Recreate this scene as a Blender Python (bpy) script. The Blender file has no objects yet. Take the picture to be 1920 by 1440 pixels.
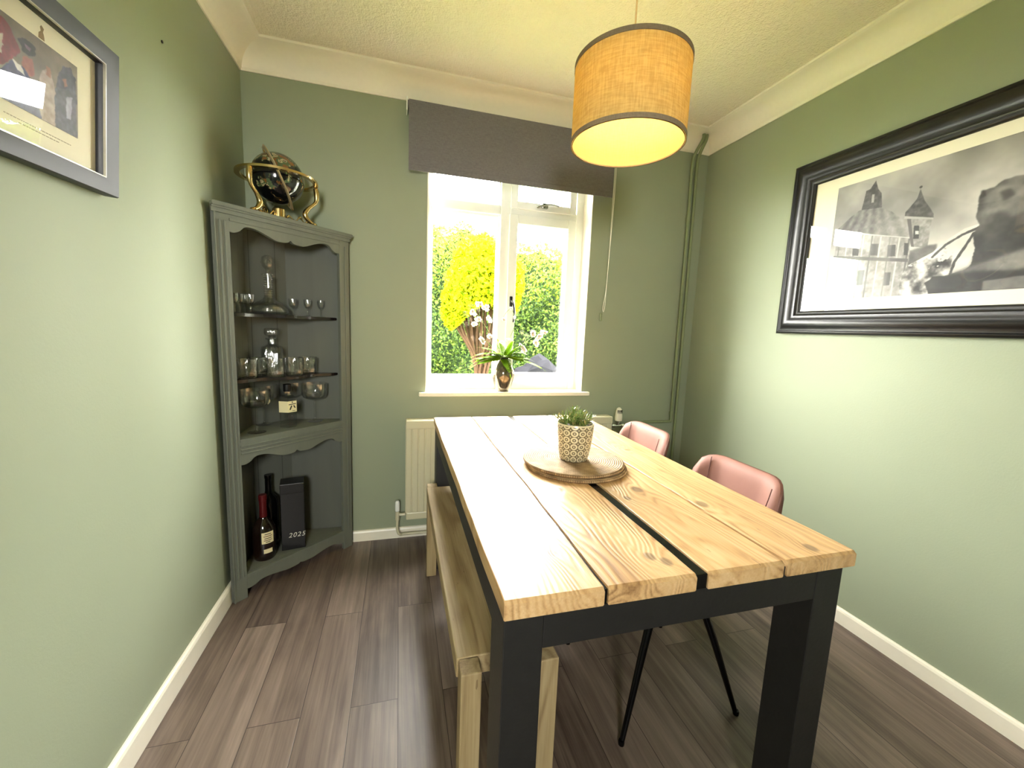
import bpy, bmesh, math, random
import numpy as np
from mathutils import Vector, Matrix
PI = math.pi
random.seed(7); rng = np.random.default_rng(11)
scn = bpy.context.scene
COL = scn.collection

# ------------------------------------------------------------------ camera, light, exposure
YAW, PITCH, ROLL, FPX, HC = 15.6947, -7.6413, 2.2788, 763.6081, 1.1937
def cam_axes():
    y, p, r = map(math.radians, (YAW, PITCH, ROLL))
    f = Vector((math.sin(y)*math.cos(p), math.cos(y)*math.cos(p), math.sin(p)))
    rt = Vector((math.cos(y), -math.sin(y), 0)); up = rt.cross(f)
    return rt*math.cos(r)+up*math.sin(r), -rt*math.sin(r)+up*math.cos(r), f
R_, U_, F_ = cam_axes()
cd = bpy.data.cameras.new('camera'); cam = bpy.data.objects.new('camera', cd); COL.objects.link(cam)
cd.sensor_fit = 'HORIZONTAL'; cd.sensor_width = 36; cd.lens = FPX/1920*36; cd.clip_start = 0.02; cd.clip_end = 200
m = Matrix((R_, U_, -F_)).transposed().to_4x4(); m.translation = Vector((0, 0, HC)); cam.matrix_world = m
scn.camera = cam

SKY = 34.0
world = bpy.data.worlds.new('overcast_sky'); scn.world = world; world.use_nodes = True
wb = world.node_tree.nodes['Background']; wb.inputs[0].default_value = (1.0, 0.985, 0.94, 1); wb.inputs[1].default_value = SKY
scn.view_settings.view_transform = 'Standard'; scn.view_settings.look = 'None'
scn.view_settings.exposure = 1.63; scn.view_settings.gamma = 1.0; scn.view_settings.use_curve_mapping = False
scn.render.engine = 'CYCLES'
cy = scn.cycles
cy.max_bounces = 14; cy.diffuse_bounces = 7; cy.glossy_bounces = 6; cy.transmission_bounces = 12; cy.transparent_max_bounces = 16
cy.sample_clamp_indirect = 8; cy.use_denoising = True; cy.caustics_reflective = False; cy.caustics_refractive = False
cy.blur_glossy = 0.5

# room numbers (metres)
XL, XR, YB, YR, H = -0.6903, 1.8326, 2.2624, -1.45, 2.40
WX0, WX1, WZ0, WZ1 = 0.142, 1.078, 0.833, 2.10           # window opening
VX0, VX1, VZ0, VZ1 = -0.57, -0.09, 1.20, 1.95               # opening of the unseen rear window, added for fill light
def portal(name, loc, rot, sx, sy):
    l = bpy.data.lights.new(name, 'AREA'); l.shape = 'RECTANGLE'; l.size = sx; l.size_y = sy
    l.cycles.is_portal = True
    o = bpy.data.objects.new(name, l); o.location = loc; o.rotation_euler = rot; COL.objects.link(o)
portal('window_daylight', ((WX0+WX1)/2, YB+0.26, (WZ0+WZ1)/2), (-PI/2, 0, 0), WX1-WX0+.02, WZ1-WZ0+.02)
portal('fill_window_daylight', ((VX0+VX1)/2, YR-0.23, (VZ0+VZ1)/2), (PI/2, 0, 0), VX1-VX0+.02, VZ1-VZ0+.02)

# ------------------------------------------------------------------ materials
def lin(c):
    if isinstance(c, str): c = tuple(int(c[i:i+2], 16)/255 for i in (0, 2, 4))
    return tuple((x/12.92 if x <= .04045 else ((x+.055)/1.055)**2.4) for x in c)
class NT:
    def __init__(s, name):
        s.m = bpy.data.materials.new(name); s.m.use_nodes = True
        s.t = s.m.node_tree; s.n = s.t.nodes; s.p = s.n['Principled BSDF']; s.out = s.n['Material Output']
    def set(s, node, key, v):
        i = node.inputs[key]
        if hasattr(v, 'is_output') or isinstance(v, bpy.types.NodeSocket): s.t.links.new(v, i)
        elif isinstance(v, (tuple, list)) and len(v) == 3 and i.type == 'RGBA': i.default_value = (*v, 1)
        else: i.default_value = v
        return node
    def node(s, typ, props=None, **kw):
        n = s.n.new(typ)
        for k, v in (props or {}).items(): setattr(n, k, v)
        for k, v in kw.items(): s.set(n, k.replace('_', ' ') if k.replace('_', ' ') in n.inputs else k, v)
        return n
    def math(s, op, a, b=0.0, c=None, clamp=False):
        n = s.n.new('ShaderNodeMath'); n.operation = op; n.use_clamp = clamp
        s.set(n, 0, a); s.set(n, 1, b)
        if c is not None: s.set(n, 2, c)
        return n.outputs[0]
    def coord(s, kind='Object'):
        return s.n.new('ShaderNodeTexCoord').outputs[kind]
    def mapping(s, vec, scale=(1,1,1), loc=(0,0,0), rot=(0,0,0)):
        n = s.n.new('ShaderNodeMapping'); s.set(n, 0, vec)
        n.inputs['Scale'].default_value = scale; n.inputs['Location'].default_value = loc; n.inputs['Rotation'].default_value = rot
        return n.outputs[0]
    def noise(s, vec, scale=5, detail=4, rough=.5, dist=0, w=None):
        n = s.n.new('ShaderNodeTexNoise')
        if w is not None: n.noise_dimensions = '4D'; s.set(n, 'W', w)
        s.set(n, 'Vector', vec); s.set(n, 'Scale', scale); s.set(n, 'Detail', detail); s.set(n, 'Roughness', rough); s.set(n, 'Distortion', dist)
        return n.outputs[0]
    def ramp(s, fac, stops, interp='LINEAR'):
        n = s.n.new('ShaderNodeValToRGB'); s.set(n, 0, fac); cr = n.color_ramp; cr.interpolation = interp
        while len(cr.elements) < len(stops): cr.elements.new(.5)
        for e, (p, c) in zip(cr.elements, stops):
            e.position = p; e.color = (*c, 1) if len(c) == 3 else c
        return n.outputs[0]
    def mix(s, fac, a, b, mode='MIX'):
        n = s.n.new('ShaderNodeMix'); n.data_type = 'RGBA'; n.blend_type = mode
        s.set(n, 0, fac); s.set(n, 6, a if not isinstance(a, tuple) else (*a, 1)); s.set(n, 7, b if not isinstance(b, tuple) else (*b, 1))
        return n.outputs[2]
    def bump(s, h, strength=.2, dist=.01):
        n = s.n.new('ShaderNodeBump'); s.set(n, 'Height', h); s.set(n, 'Strength', strength); s.set(n, 'Distance', dist)
        s.t.links.new(n.outputs[0], s.p.inputs['Normal'])
    def P(s, **kw):
        for k, v in kw.items():
            s.set(s.p, {'col':'Base Color','rough':'Roughness','metal':'Metallic','trans':'Transmission Weight','ior':'IOR','coat':'Coat Weight','coatr':'Coat Roughness','spec':'Specular IOR Level','sheen':'Sheen Weight'}[k], v)
        return s
def simple(name, col, rough=.6, metal=0, var=.06, bump=.08, scale=60, **kw):
    t = NT(name); c = lin(col); v = t.coord()
    n = t.noise(v, scale, 4)
    d = tuple(max(0, x*(1-var*2)) for x in c)
    t.P(col=t.mix(n, d, tuple(min(1, x*(1+var)) for x in c)), rough=rough, metal=metal, **kw)
    if bump: t.bump(t.noise(v, scale*3, 3), bump, .002)
    return t.m
def glass_mat(name, col='ffffff', rough=0.0, ior=1.48, bump=0, scale=60):
    t = NT(name); t.P(col=lin(col), rough=rough, trans=1.0, ior=ior)
    if bump: t.bump(t.noise(t.mapping(t.coord(), (1,1,.35)), scale, 1), bump, .004)
    return t.m
def pane_mat(name):                        # thin flat glass: clear with a mirror-like Fresnel reflection
    t = NT(name); t.n.remove(t.p)
    fr = t.node('ShaderNodeFresnel'); fr.inputs[0].default_value = 1.52
    tr = t.node('ShaderNodeBsdfTransparent'); gl = t.node('ShaderNodeBsdfGlossy'); gl.inputs['Roughness'].default_value = .008
    geo = t.node('ShaderNodeNewGeometry'); fac = t.math('MULTIPLY', fr.outputs[0], t.math('SUBTRACT', 1.0, geo.outputs['Backfacing']))
    mx = t.n.new('ShaderNodeMixShader'); t.t.links.new(fac, mx.inputs[0]); t.t.links.new(tr.outputs[0], mx.inputs[1]); t.t.links.new(gl.outputs[0], mx.inputs[2])
    t.t.links.new(mx.outputs[0], t.out.inputs[0]); return t.m

M = {}
def wall_material():
    t = NT('sage_green_paint'); v = t.coord('Object')
    c = t.mix(t.noise(v, 1.6, 3), lin((.560,.592,.500)), lin((.582,.614,.520)))
    t.P(col=c, rough=.62, spec=.3); t.bump(t.noise(v, 160, 4, .6), .12, .003); return t.m
M['wall'] = wall_material()
def ceiling_material():
    t = NT('stippled_ceiling_paint'); v = t.coord()
    t.P(col=lin((.96,.93,.87)), rough=.85, spec=.2)
    h = t.math('ADD', t.noise(v, 55, 4, .65), t.math('MULTIPLY', t.noise(v, 130, 2), .5)); t.bump(h, .8, .015); return t.m
M['ceiling'] = ceiling_material()
M['coving'] = simple('white_coving_paint', (.95,.93,.88), .55, var=.02, bump=.05)
M['gloss'] = simple('white_gloss_paint', (.93,.91,.84), .28, var=.03, bump=.06, scale=25)
M['upvc'] = simple('white_plastic', (.93,.94,.92), .22, var=.01, bump=0)
M['radiator'] = simple('cream_radiator_enamel', (.80,.78,.66), .35, var=.02, bump=0)
M['pipe_green'] = simple('green_painted_pipe', (.50,.54,.40), .4, var=.03, bump=.05)
M['chrome'] = simple('chrome', (.80,.80,.78), .15, 1, var=.02, bump=0)
M['darkmetal'] = simple('dark_worn_metal', (.20,.19,.18), .35, .9, var=.1, bump=0)
M['pane'] = pane_mat('window_glass')
def floor_material():
    t = NT('dark_walnut_laminate'); v = t.coord()
    mp = t.mapping(v, (1,1,1), rot=(0,0,PI/2))
    b = t.node('ShaderNodeTexBrick', {'offset':.37,'offset_frequency':2}); t.set(b, 'Vector', mp)
    for k, q in (('Scale',1.0),('Mortar Size',.0012),('Mortar Smooth',.3),('Bias',0.0),('Brick Width',1.21),('Row Height',.143)): b.inputs[k].default_value = q
    t.set(b, 'Color1', (0,0,0)); t.set(b, 'Color2', (1,1,1)); t.set(b, 'Mortar', (.5,.5,.5))
    pid = b.outputs['Color']
    off = t.math('MULTIPLY', pid, 7.0)
    g1 = t.noise(t.mapping(v, (34, 1.6, 1)), 1, 6, .6, .6, w=off)
    g2 = t.noise(t.mapping(v, (160, 3.5, 1)), 1, 3, .6, 0, w=off)
    g3 = t.noise(t.mapping(v, (7, 2.2, 1)), 1, 4, .55, 1.2, w=off)
    s = t.math('ADD', t.math('MULTIPLY', g1, .55), t.math('ADD', t.math('MULTIPLY', g2, .25), t.math('MULTIPLY', g3, .35)))
    s = t.math('ADD', s, t.math('MULTIPLY', t.math('SUBTRACT', pid, .5), .15))
    c = t.ramp(s, [(.36, lin((.22,.175,.155))), (.52, lin((.365,.31,.275))), (.68, lin((.475,.415,.37))), (.85, lin((.57,.505,.45)))])
    c = t.mix(b.outputs['Fac'], c, lin((.185,.150,.132)))
    t.P(col=c, rough=t.math('ADD', t.math('MULTIPLY', g2, .2), .30), spec=.5)
    t.bump(t.math('SUBTRACT', t.math('MULTIPLY', g2, .4), b.outputs['Fac']), .25, .002); return t.m
M['floor'] = floor_material()

def pine(name, cA, cB, cC, rough=.42, coat=0.0, knots=(), axis='Y', grain=46, warpk=26.0):
    """planed pine: growth lines along one axis that bend round the knots"""
    t = NT(name); v = t.coord()
    sep = t.node('ShaderNodeSeparateXYZ'); t.set(sep, 0, v)
    X, Y, Z = sep.outputs
    along = {'Y':Y,'X':X,'Z':Z}[axis]; across = {'Y':X,'X':Y,'Z':X}[axis]; third = {'Y':Z,'X':Z,'Z':Y}[axis]
    rnd = t.node('ShaderNodeObjectInfo').outputs['Random']; w = t.math('MULTIPLY', rnd, 37.0)
    comb = t.node('ShaderNodeCombineXYZ'); t.set(comb,0,t.math('MULTIPLY', across, 7.0)); t.set(comb,1,t.math('MULTIPLY', along, .95)); t.set(comb,2,t.math('MULTIPLY', third, 7.0))
    warp = t.noise(comb.outputs[0], 1.0, 2, .45, .3, w=w)
    ph = t.math('ADD', t.math('MULTIPLY', t.math('ADD', across, t.math('MULTIPLY', third, .7)), grain*1.0), t.math('MULTIPLY', warp, warpk))
    dark = None
    for (kx, ky, kr) in knots:
        dx = t.math('MULTIPLY', t.math('SUBTRACT', across, kx), 1/kr); dy = t.math('MULTIPLY', t.math('SUBTRACT', along, ky), .75/kr)
        d2 = t.math('ADD', t.math('MULTIPLY', dx, dx), t.math('MULTIPLY', dy, dy))
        far = t.math('DIVIDE', 1.0, t.math('ADD', t.math('MULTIPLY', d2, .10), 1.0))
        ph = t.math('ADD', ph, t.math('MULTIPLY', far, 7.0))
        k = t.math('SUBTRACT', 1.5, d2, clamp=True)
        dark = k if dark is None else t.math('MAXIMUM', dark, k)
    sn = t.math('SINE', t.math('MULTIPLY', ph, 2.4))
    fine = t.node('ShaderNodeCombineXYZ'); t.set(fine,0,t.math('MULTIPLY', across, 230.0)); t.set(fine,1,t.math('MULTIPLY', along, 5.0)); t.set(fine,2,t.math('MULTIPLY', third, 230.0))
    fn = t.noise(fine.outputs[0], 1.0, 3, .6, .2, w=w)
    bl = t.noise(comb.outputs[0], 1.7, 4, .6, .8, w=t.math('ADD', w, 5.0))
    s = t.math('ADD', t.math('MULTIPLY', t.math('MULTIPLY', t.math('POWER', t.math('ADD', t.math('MULTIPLY', sn, .5), .5), 2.0), t.ramp(t.noise(comb.outputs[0], 2.3, 3, .6, .5, w=t.math('ADD', w, 9.0)), [(.35,(.15,.15,.15)),(.65,(1,1,1))])), .26), t.math('ADD', t.math('MULTIPLY', fn, .42), t.math('MULTIPLY', bl, .62)))
    c = t.ramp(s, [(.30, lin(cA)), (.58, lin(cB)), (.90, lin(cC))])
    dots = t.noise(comb.outputs[0], 14, 2, .5, 0, w=w)
    c = t.mix(t.math('MULTIPLY', t.math('GREATER_THAN', dots, .735), .5), c, lin((.30,.20,.12)))
    if dark is not None: c = t.mix(t.math('MULTIPLY', dark, .62), c, lin((.33,.26,.20)))
    t.P(col=c, rough=t.math('ADD', rough, t.math('MULTIPLY', fn, .12)), coat=coat, coatr=.28, spec=.36)
    t.bump(t.math('ADD', t.math('MULTIPLY', sn, -.35), t.math('MULTIPLY', fn, .6)), .5, .0018); return t.m
KN = [(.494,.669,.011),(.516,.645,.011),(.445,1.034,.010),(.669,.991,.015),(.606,.941,.010),(.79,.869,.015),(.869,.627,.012),(.25,1.15,.012),(.245,1.72,.011),(.43,1.62,.013),(.71,1.55,.014),(.86,1.36,.011),(.30,.72,.009)]
PA, PB_, PC = (.86,.74,.56), (.77,.62,.43), (.52,.38,.24)
KN = [(a-(.1668+.9585)/2, c-(.5937+2.0059)/2, d) for a, c, d in KN]
M['pine'] = pine('waxed_reclaimed_pine', PA, PB_, PC, .38, .18, KN, grain=110, warpk=60.0)
M['pine_bench'] = pine('pale_sawn_pine', (.72,.65,.50), (.62,.54,.39), (.47,.38,.26), .5, 0, [(.05,.35,.012),(.16,.9,.014)])
M['pine_bench_leg'] = pine('pale_sawn_pine_upright', (.72,.65,.50), (.62,.54,.39), (.45,.36,.25), .5, 0, [], 'Z', 60)
M['black_wood'] = simple('matt_black_paint', (.115,.112,.108), .5, var=.15, bump=.15, scale=30)
M['black_strip'] = simple('black_resin_strip', (.035,.04,.045), .22, var=.2, bump=.15, scale=45)
M['cab'] = None
def cab_mat():
    t = NT('grey_chalk_paint'); v = t.coord()
    st = t.noise(t.mapping(v, (30,30,2.2)), 1, 4, .6)
    c = t.mix(st, lin((.385,.40,.360)), lin((.445,.46,.41)))
    t.P(col=c, rough=.58, spec=.35); t.bump(st, .12, .002); return t.m
M['cab'] = cab_mat()
def cab_inner():
    t = NT('grey_boarded_back'); v = t.coord()
    sep = t.node('ShaderNodeSeparateXYZ'); t.set(sep,0,v)
    g = t.math('FRACT', t.math('MULTIPLY', t.math('ADD', sep.outputs[0], sep.outputs[1]), 9.0))
    line = t.math('LESS_THAN', g, .035)
    c = t.mix(t.noise(t.mapping(v,(20,20,2)),1,3), lin((.33,.34,.31)), lin((.38,.39,.355)))
    t.P(col=t.mix(t.math('MULTIPLY', line, .6), c, lin((.2,.2,.19))), rough=.6, spec=.3); return t.m
M['cab_in'] = cab_inner()
M['shelf_edge'] = simple('dark_lacquered_shelf', (.13,.11,.105), .25, var=.2, bump=0)
def thin_glass(name, bump=0, scale=60, base=.05, k=.85):
    t = NT(name); t.n.remove(t.p)
    lw = t.node('ShaderNodeLayerWeight'); lw.inputs[0].default_value = .5
    tr = t.node('ShaderNodeBsdfTransparent'); t.set(tr, 'Color', (.97,.975,.97)); gl = t.node('ShaderNodeBsdfGlossy'); gl.inputs['Roughness'].default_value = .04
    if bump:
        bn = t.n.new('ShaderNodeBump'); t.set(bn, 'Height', t.noise(t.mapping(t.coord(), (1,1,.35)), scale, 1)); bn.inputs['Strength'].default_value = bump; bn.inputs['Distance'].default_value = .004
        t.t.links.new(bn.outputs[0], gl.inputs['Normal']); t.t.links.new(bn.outputs[0], lw.inputs['Normal'])
    fac = t.math('ADD', t.math('MULTIPLY', t.math('POWER', lw.outputs['Facing'], 2.2), k), base, clamp=True)
    mx = t.n.new('ShaderNodeMixShader'); t.t.links.new(fac, mx.inputs[0]); t.t.links.new(tr.outputs[0], mx.inputs[1]); t.t.links.new(gl.outputs[0], mx.inputs[2])
    t.t.links.new(mx.outputs[0], t.out.inputs[0]); return t.m
M['glass'] = thin_glass('clear_glass', base=.07, k=.85); M['cut_glass'] = thin_glass('cut_glass', 1.0, 70, .10, .75)
M['gold'] = simple('polished_brass', (.80,.70,.48), .24, 1, var=.05, bump=.03)
M['frame_black'] = simple('black_lacquered_wood', (.05,.05,.052), .36, var=.1, bump=0)
M['frame_grey'] = simple('charcoal_wood_stain', (.14,.14,.145), .5, var=.15, bump=.02, scale=40)
M['silver_line'] = simple('silver_inner_edge', (.75,.74,.70), .3, .8, var=.05, bump=0)
M['mat_board'] = simple('cream_mount_board', (.93,.91,.82), .85, var=.01, bump=0)
M['blind'] = None
def fabric(name, cA, cB, sc=900, rough=.9, transl=0.0, tcol=None):
    t = NT(name); v = t.coord()
    a = t.noise(t.mapping(v, (1,1,.12)), sc, 2); b = t.noise(t.mapping(v, (.12,.12,1)), sc, 2)
    s = t.math('ADD', t.math('MULTIPLY', a, .5), t.math('MULTIPLY', b, .5))
    c = t.ramp(s, [(.38, lin(cA)), (.62, lin(cB))])
    t.P(col=c, rough=rough, spec=.15); t.bump(s, .25, .001)
    if transl:
        d = t.node('ShaderNodeBsdfTranslucent'); t.set(d, 'Color', t.mix(1.0, c, lin(tcol), 'MULTIPLY') if tcol else c)
        mx = t.n.new('ShaderNodeMixShader'); mx.inputs[0].default_value = transl
        t.t.links.new(t.p.outputs[0], mx.inputs[1]); t.t.links.new(d.outputs[0], mx.inputs[2]); t.t.links.new(mx.outputs[0], t.out.inputs[0])
    return t.m
M['blind'] = fabric('charcoal_blind_fabric', (.42,.41,.42), (.48,.47,.48), 500)
M['shade'] = fabric('mustard_linen', (.86,.80,.56), (.94,.90,.68), 220, .9, .6)
M['shade_in'] = fabric('cream_shade_lining', (.93,.87,.58), (.95,.89,.62), 300, .8, .5)
M['trim_band'] = fabric('taupe_binding_tape', (.50,.44,.36), (.56,.50,.41), 600)
M['cord_clear'] = simple('pale_lamp_flex', (.86,.76,.60), .4, var=.02, bump=0)
M['white_cord'] = simple('white_nylon_cord', (.92,.91,.86), .5, var=.02, bump=0)
def leather(name, col, d):
    t = NT(name); v = t.coord(); c = lin(col)
    t.P(col=t.mix(t.noise(v, 9, 5, .6), lin(d), c), rough=.62, spec=.3); t.bump(t.noise(v, 420, 2), .15, .001); return t.m
M['pink'] = leather('dusky_pink_leather', (.585,.415,.365), (.50,.35,.305))
M['pink_dark'] = leather('brown_pink_leather', (.42,.28,.23), (.34,.22,.18))
M['thread'] = simple('seam_thread', (.36,.20,.17), .7, var=.05, bump=0)
M['blackmetal'] = simple('black_tube_steel', (.035,.035,.04), .25, .6, var=.1, bump=0)

# ------------------------------------------------------------------ mesh helpers
def tag(o, label=None, cat=None, group=None, kind=None):
    if label: o['label'] = label
    if cat: o['category'] = cat
    if group: o['group'] = group
    if kind: o['kind'] = kind
    return o
def empty(name, loc=(0,0,0), rz=0, **kw):
    o = bpy.data.objects.new(name, None); o.location = loc; o.rotation_euler = (0,0,rz); o.empty_display_size = .05
    COL.objects.link(o); return tag(o, **kw)
def wloc(o):
    p = Vector(o.location)
    if o.parent: p += wloc(o.parent)
    return p
def obj(name, bm, mat, parent=None, smooth=False, world=False, base=None, angle=35):
    """link a bmesh as ONE object; world=True: vertices were given in room coordinates"""
    me = bpy.data.meshes.new(name)
    off = None
    if world and parent is not None: off = wloc(parent)
    if base is not None: off = Vector(base)
    if off is not None: bmesh.ops.translate(bm, verts=bm.verts, vec=-off)
    bmesh.ops.recalc_face_normals(bm, faces=bm.faces)
    bm.to_mesh(me); bm.free()
    for mm in (mat if isinstance(mat, (list, tuple)) else [mat]): me.materials.append(mm)
    if smooth:
        me.polygons.foreach_set('use_smooth', [True]*len(me.polygons))
        me.set_sharp_from_angle(angle=math.radians(angle))
    o = bpy.data.objects.new(name, me); COL.objects.link(o)
    if parent is not None: o.parent = parent
    if base is not None: o.location = base
    return o
def struct(name, bm, mat, parent=None, **kw):
    o = obj(name, bm, mat, parent, **kw)
    if parent is None: o['kind'] = 'structure'
    return o
def B(): return bmesh.new()
def box(bm, x0, x1, y0, y1, z0, z1, bev=0, seg=2, mat=0):
    vs = [bm.verts.new(p) for p in ((x0,y0,z0),(x1,y0,z0),(x1,y1,z0),(x0,y1,z0),(x0,y0,z1),(x1,y0,z1),(x1,y1,z1),(x0,y1,z1))]
    fs = [bm.faces.new([vs[i] for i in q]) for q in ((0,3,2,1),(4,5,6,7),(0,1,5,4),(1,2,6,5),(2,3,7,6),(3,0,4,7))]
    for f in fs: f.material_index = mat
    if bev:
        es = list({e for f in fs for e in f.edges})
        r = bmesh.ops.bevel(bm, geom=es, offset=bev, segments=seg, affect='EDGES', profile=.5)
        for f in r['faces']: f.material_index = mat
        vs = list({v for f in r['faces'] for v in f.verts} | {v for v in vs if v.is_valid})
    return vs
def lathe(bm, prof, seg=32, c=(0,0,0), sq=1.0, close=False, power=None, rot=0):
    """revolve (radius, z) points; power>2 gives a rounded-square plan"""
    rings = []
    for r, z in prof:
        if r <= 1e-6: rings.append([bm.verts.new((c[0], c[1], c[2]+z))]); continue
        ring = []
        for i in range(seg):
            a = 2*PI*i/seg; k = 1.0
            if power: k = 1/((abs(math.cos(a))**power+abs(math.sin(a))**power)**(1/power))
            ring.append(bm.verts.new((c[0]+r*k*math.cos(a+rot), c[1]+r*k*math.sin(a+rot)*sq, c[2]+z)))
        rings.append(ring)
    for a, b in zip(rings, rings[1:]):
        if len(a) == 1 and len(b) == 1: continue
        for i in range(seg):
            j = (i+1) % seg
            if len(a) == 1: bm.faces.new((a[0], b[i], b[j]))
            elif len(b) == 1: bm.faces.new((a[i], b[0], a[j]))
            else: bm.faces.new((a[i], a[j], b[j], b[i]))
    return rings
def tube(bm, pts, r, seg=10, cap=True, closed=False, flat=None):
    """tube through points; r a number or one per point; flat=(w,t) gives a ribbon-like section"""
    pts = [Vector(p) for p in pts]; n = len(pts); rs = r if isinstance(r, (list, tuple)) else [r]*n
    rings = []; prev = None
    for i, p in enumerate(pts):
        if closed: d = pts[(i+1) % n]-pts[i-1]
        else: d = pts[min(i+1, n-1)]-pts[max(i-1, 0)]
        d.normalize()
        if prev is None:
            a = Vector((0,0,1)) if abs(d.z) < .9 else Vector((1,0,0)); u = d.cross(a).normalized()
        else: u = (prev-d*prev.dot(d)).normalized()
        prev = u; v = d.cross(u)
        ring = []
        for k in range(seg):
            a = 2*PI*k/seg; su, sv = (rs[i], rs[i]) if not flat else (flat[0]*rs[i], flat[1]*rs[i])
            ring.append(bm.verts.new(p+u*math.cos(a)*su+v*math.sin(a)*sv))
        rings.append(ring)
    m_ = n if closed else n-1
    for i in range(m_):
        a, b = rings[i], rings[(i+1) % n]
        for k in range(seg): bm.faces.new((a[k], a[(k+1) % seg], b[(k+1) % seg], b[k]))
    if cap and not closed:
        bm.faces.new(list(reversed(rings[0]))); bm.faces.new(rings[-1])
def smooth_path(pts, k=6):
    pts = [Vector(p) for p in pts]; out = []
    for i in range(len(pts)-1):
        p0, p1, p2, p3 = pts[max(i-1,0)], pts[i], pts[i+1], pts[min(i+2, len(pts)-1)]
        for j in range(k):
            t = j/k
            out.append(.5*((2*p1)+(p2-p0)*t+(2*p0-5*p1+4*p2-p3)*t*t+(3*p1-p0-3*p2+p3)*t**3))
    out.append(pts[-1]); return out
def prism(bm, poly, d0, d1, axis='z', bev=0):
    """extrude a 2-D outline: axis z: (x,y); axis y: (x,z); axis x: (y,z)"""
    def P(a, b, d): return {'z':(a,b,d),'y':(a,d,b),'x':(d,a,b)}[axis]
    lo = [bm.verts.new(P(a,b,d0)) for a,b in poly]; hi = [bm.verts.new(P(a,b,d1)) for a,b in poly]
    fs = [bm.faces.new(lo), bm.faces.new(list(reversed(hi)))]
    n = len(poly)
    for i in range(n): fs.append(bm.faces.new((lo[i], lo[(i+1)%n], hi[(i+1)%n], hi[i])))
    if bev:
        es = [e for e in fs[0].edges]+[e for e in fs[1].edges]
        bmesh.ops.bevel(bm, geom=es, offset=bev, segments=2, affect='EDGES')
def pydata(name, verts, faces, mat, parent=None, loc=None, idx=None):
    me = bpy.data.meshes.new(name); me.from_pydata(np.asarray(verts).tolist(), [], np.asarray(faces).tolist())
    for mm in (mat if isinstance(mat, (list, tuple)) else [mat]): me.materials.append(mm)
    if idx is not None: me.polygons.foreach_set('material_index', np.asarray(idx, dtype=np.int32))
    o = bpy.data.objects.new(name, me); COL.objects.link(o)
    if parent is not None: o.parent = parent
    if loc is not None: o.location = loc
    return o
def dup(root, loc, rz=None, **kw):
    r = root.copy(); COL.objects.link(r); r.location = loc
    if rz is not None: r.rotation_euler = (0,0,rz)
    for ch in list(root.children):
        c = ch.copy(); COL.objects.link(c); c.parent = r
        for g in list(ch.children):
            d = g.copy(); COL.objects.link(d); d.parent = c
    return tag(r, **kw)

# ------------------------------------------------------------------ room shell
T = .22
b = B(); box(b, XL-T, XR+T, YR-T, YB+T, -.12, 0); struct('floor', b, M['floor'])
b = B(); box(b, XL-T, XR+T, YR-T, YB+T, H, H+.15); struct('ceiling', b, M['ceiling'])
b = B(); box(b, XL-T, XL, YR-T, YB+T, 0, H); struct('wall_left', b, M['wall'])
b = B(); box(b, XR, XR+T, YR-T, YB+T, 0, H); struct('wall_right', b, M['wall'])
def holed(x0, x1, hx0, hx1, hz0, hz1, y0, y1):
    bm = B()
    for q in ((x0,hx0,0,H),(hx1,x1,0,H),(hx0,hx1,0,hz0),(hx0,hx1,hz1,H)):
        box(bm, q[0], q[1], y0, y1, q[2], q[3])
    return bm
struct('wall_back', holed(XL, XR, WX0, WX1, WZ0-.02, WZ1, YB, YB+T), M['wall'])
struct('wall_rear', holed(XL, XR, VX0, VX1, VZ0, VZ1, YR-T, YR), M['wall'])
# coving: one mitred run per wall
prof = [(0,2.296),(.006,2.296),(.010,2.303)]
for i in range(9):
    a = i/8*PI/2; prof.append((.012+.088*(1-math.cos(a)), 2.306+.080*math.sin(a)))
prof += [(.104,2.388),(.112,2.390),(.112,H+.001),(0,H+.001)]
def run(bm, pr, corners):
    # corners: list of (x,y,nx,ny): the mitre direction that one unit of projection moves along
    rings = [[bm.verts.new((x+d*nx, y+d*ny, z)) for d, z in pr] for x, y, nx, ny in corners]
    n = len(pr)
    for a, b2 in zip(rings, rings[1:]):
        for i in range(n): bm.faces.new((a[i], a[(i+1)%n], b2[(i+1)%n], b2[i]))
    bm.faces.new(rings[0]); bm.faces.new(list(reversed(rings[-1])))
CL = {'bl':(XL,YB,1,-1),'br':(XR,YB,-1,-1),'rl':(XL,YR,1,1),'rr':(XR,YR,-1,1)}
for i, (p, q) in enumerate((('bl','br'),('bl','rl'),('br','rr'),('rl','rr'))):
    b = B(); run(b, prof, [CL[p], CL[q]]); struct('trim_%d' % (i+1), b, M['coving'], smooth=True, angle=25)
def skirt(h, t=.014): return [(0,0),(t,0),(t,h-.012),(t-.003,h-.004),(t-.008,h),(0,h)]
for nm, p, q, h in (('baseboard_back','bl','br',.060),('baseboard_left','bl','rl',.082),('baseboard_right','br','rr',.066),('baseboard_rear','rl','rr',.07)):
    b = B(); run(b, skirt(h), [CL[p], CL[q]]); struct(nm, b, M['gloss'])

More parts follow.
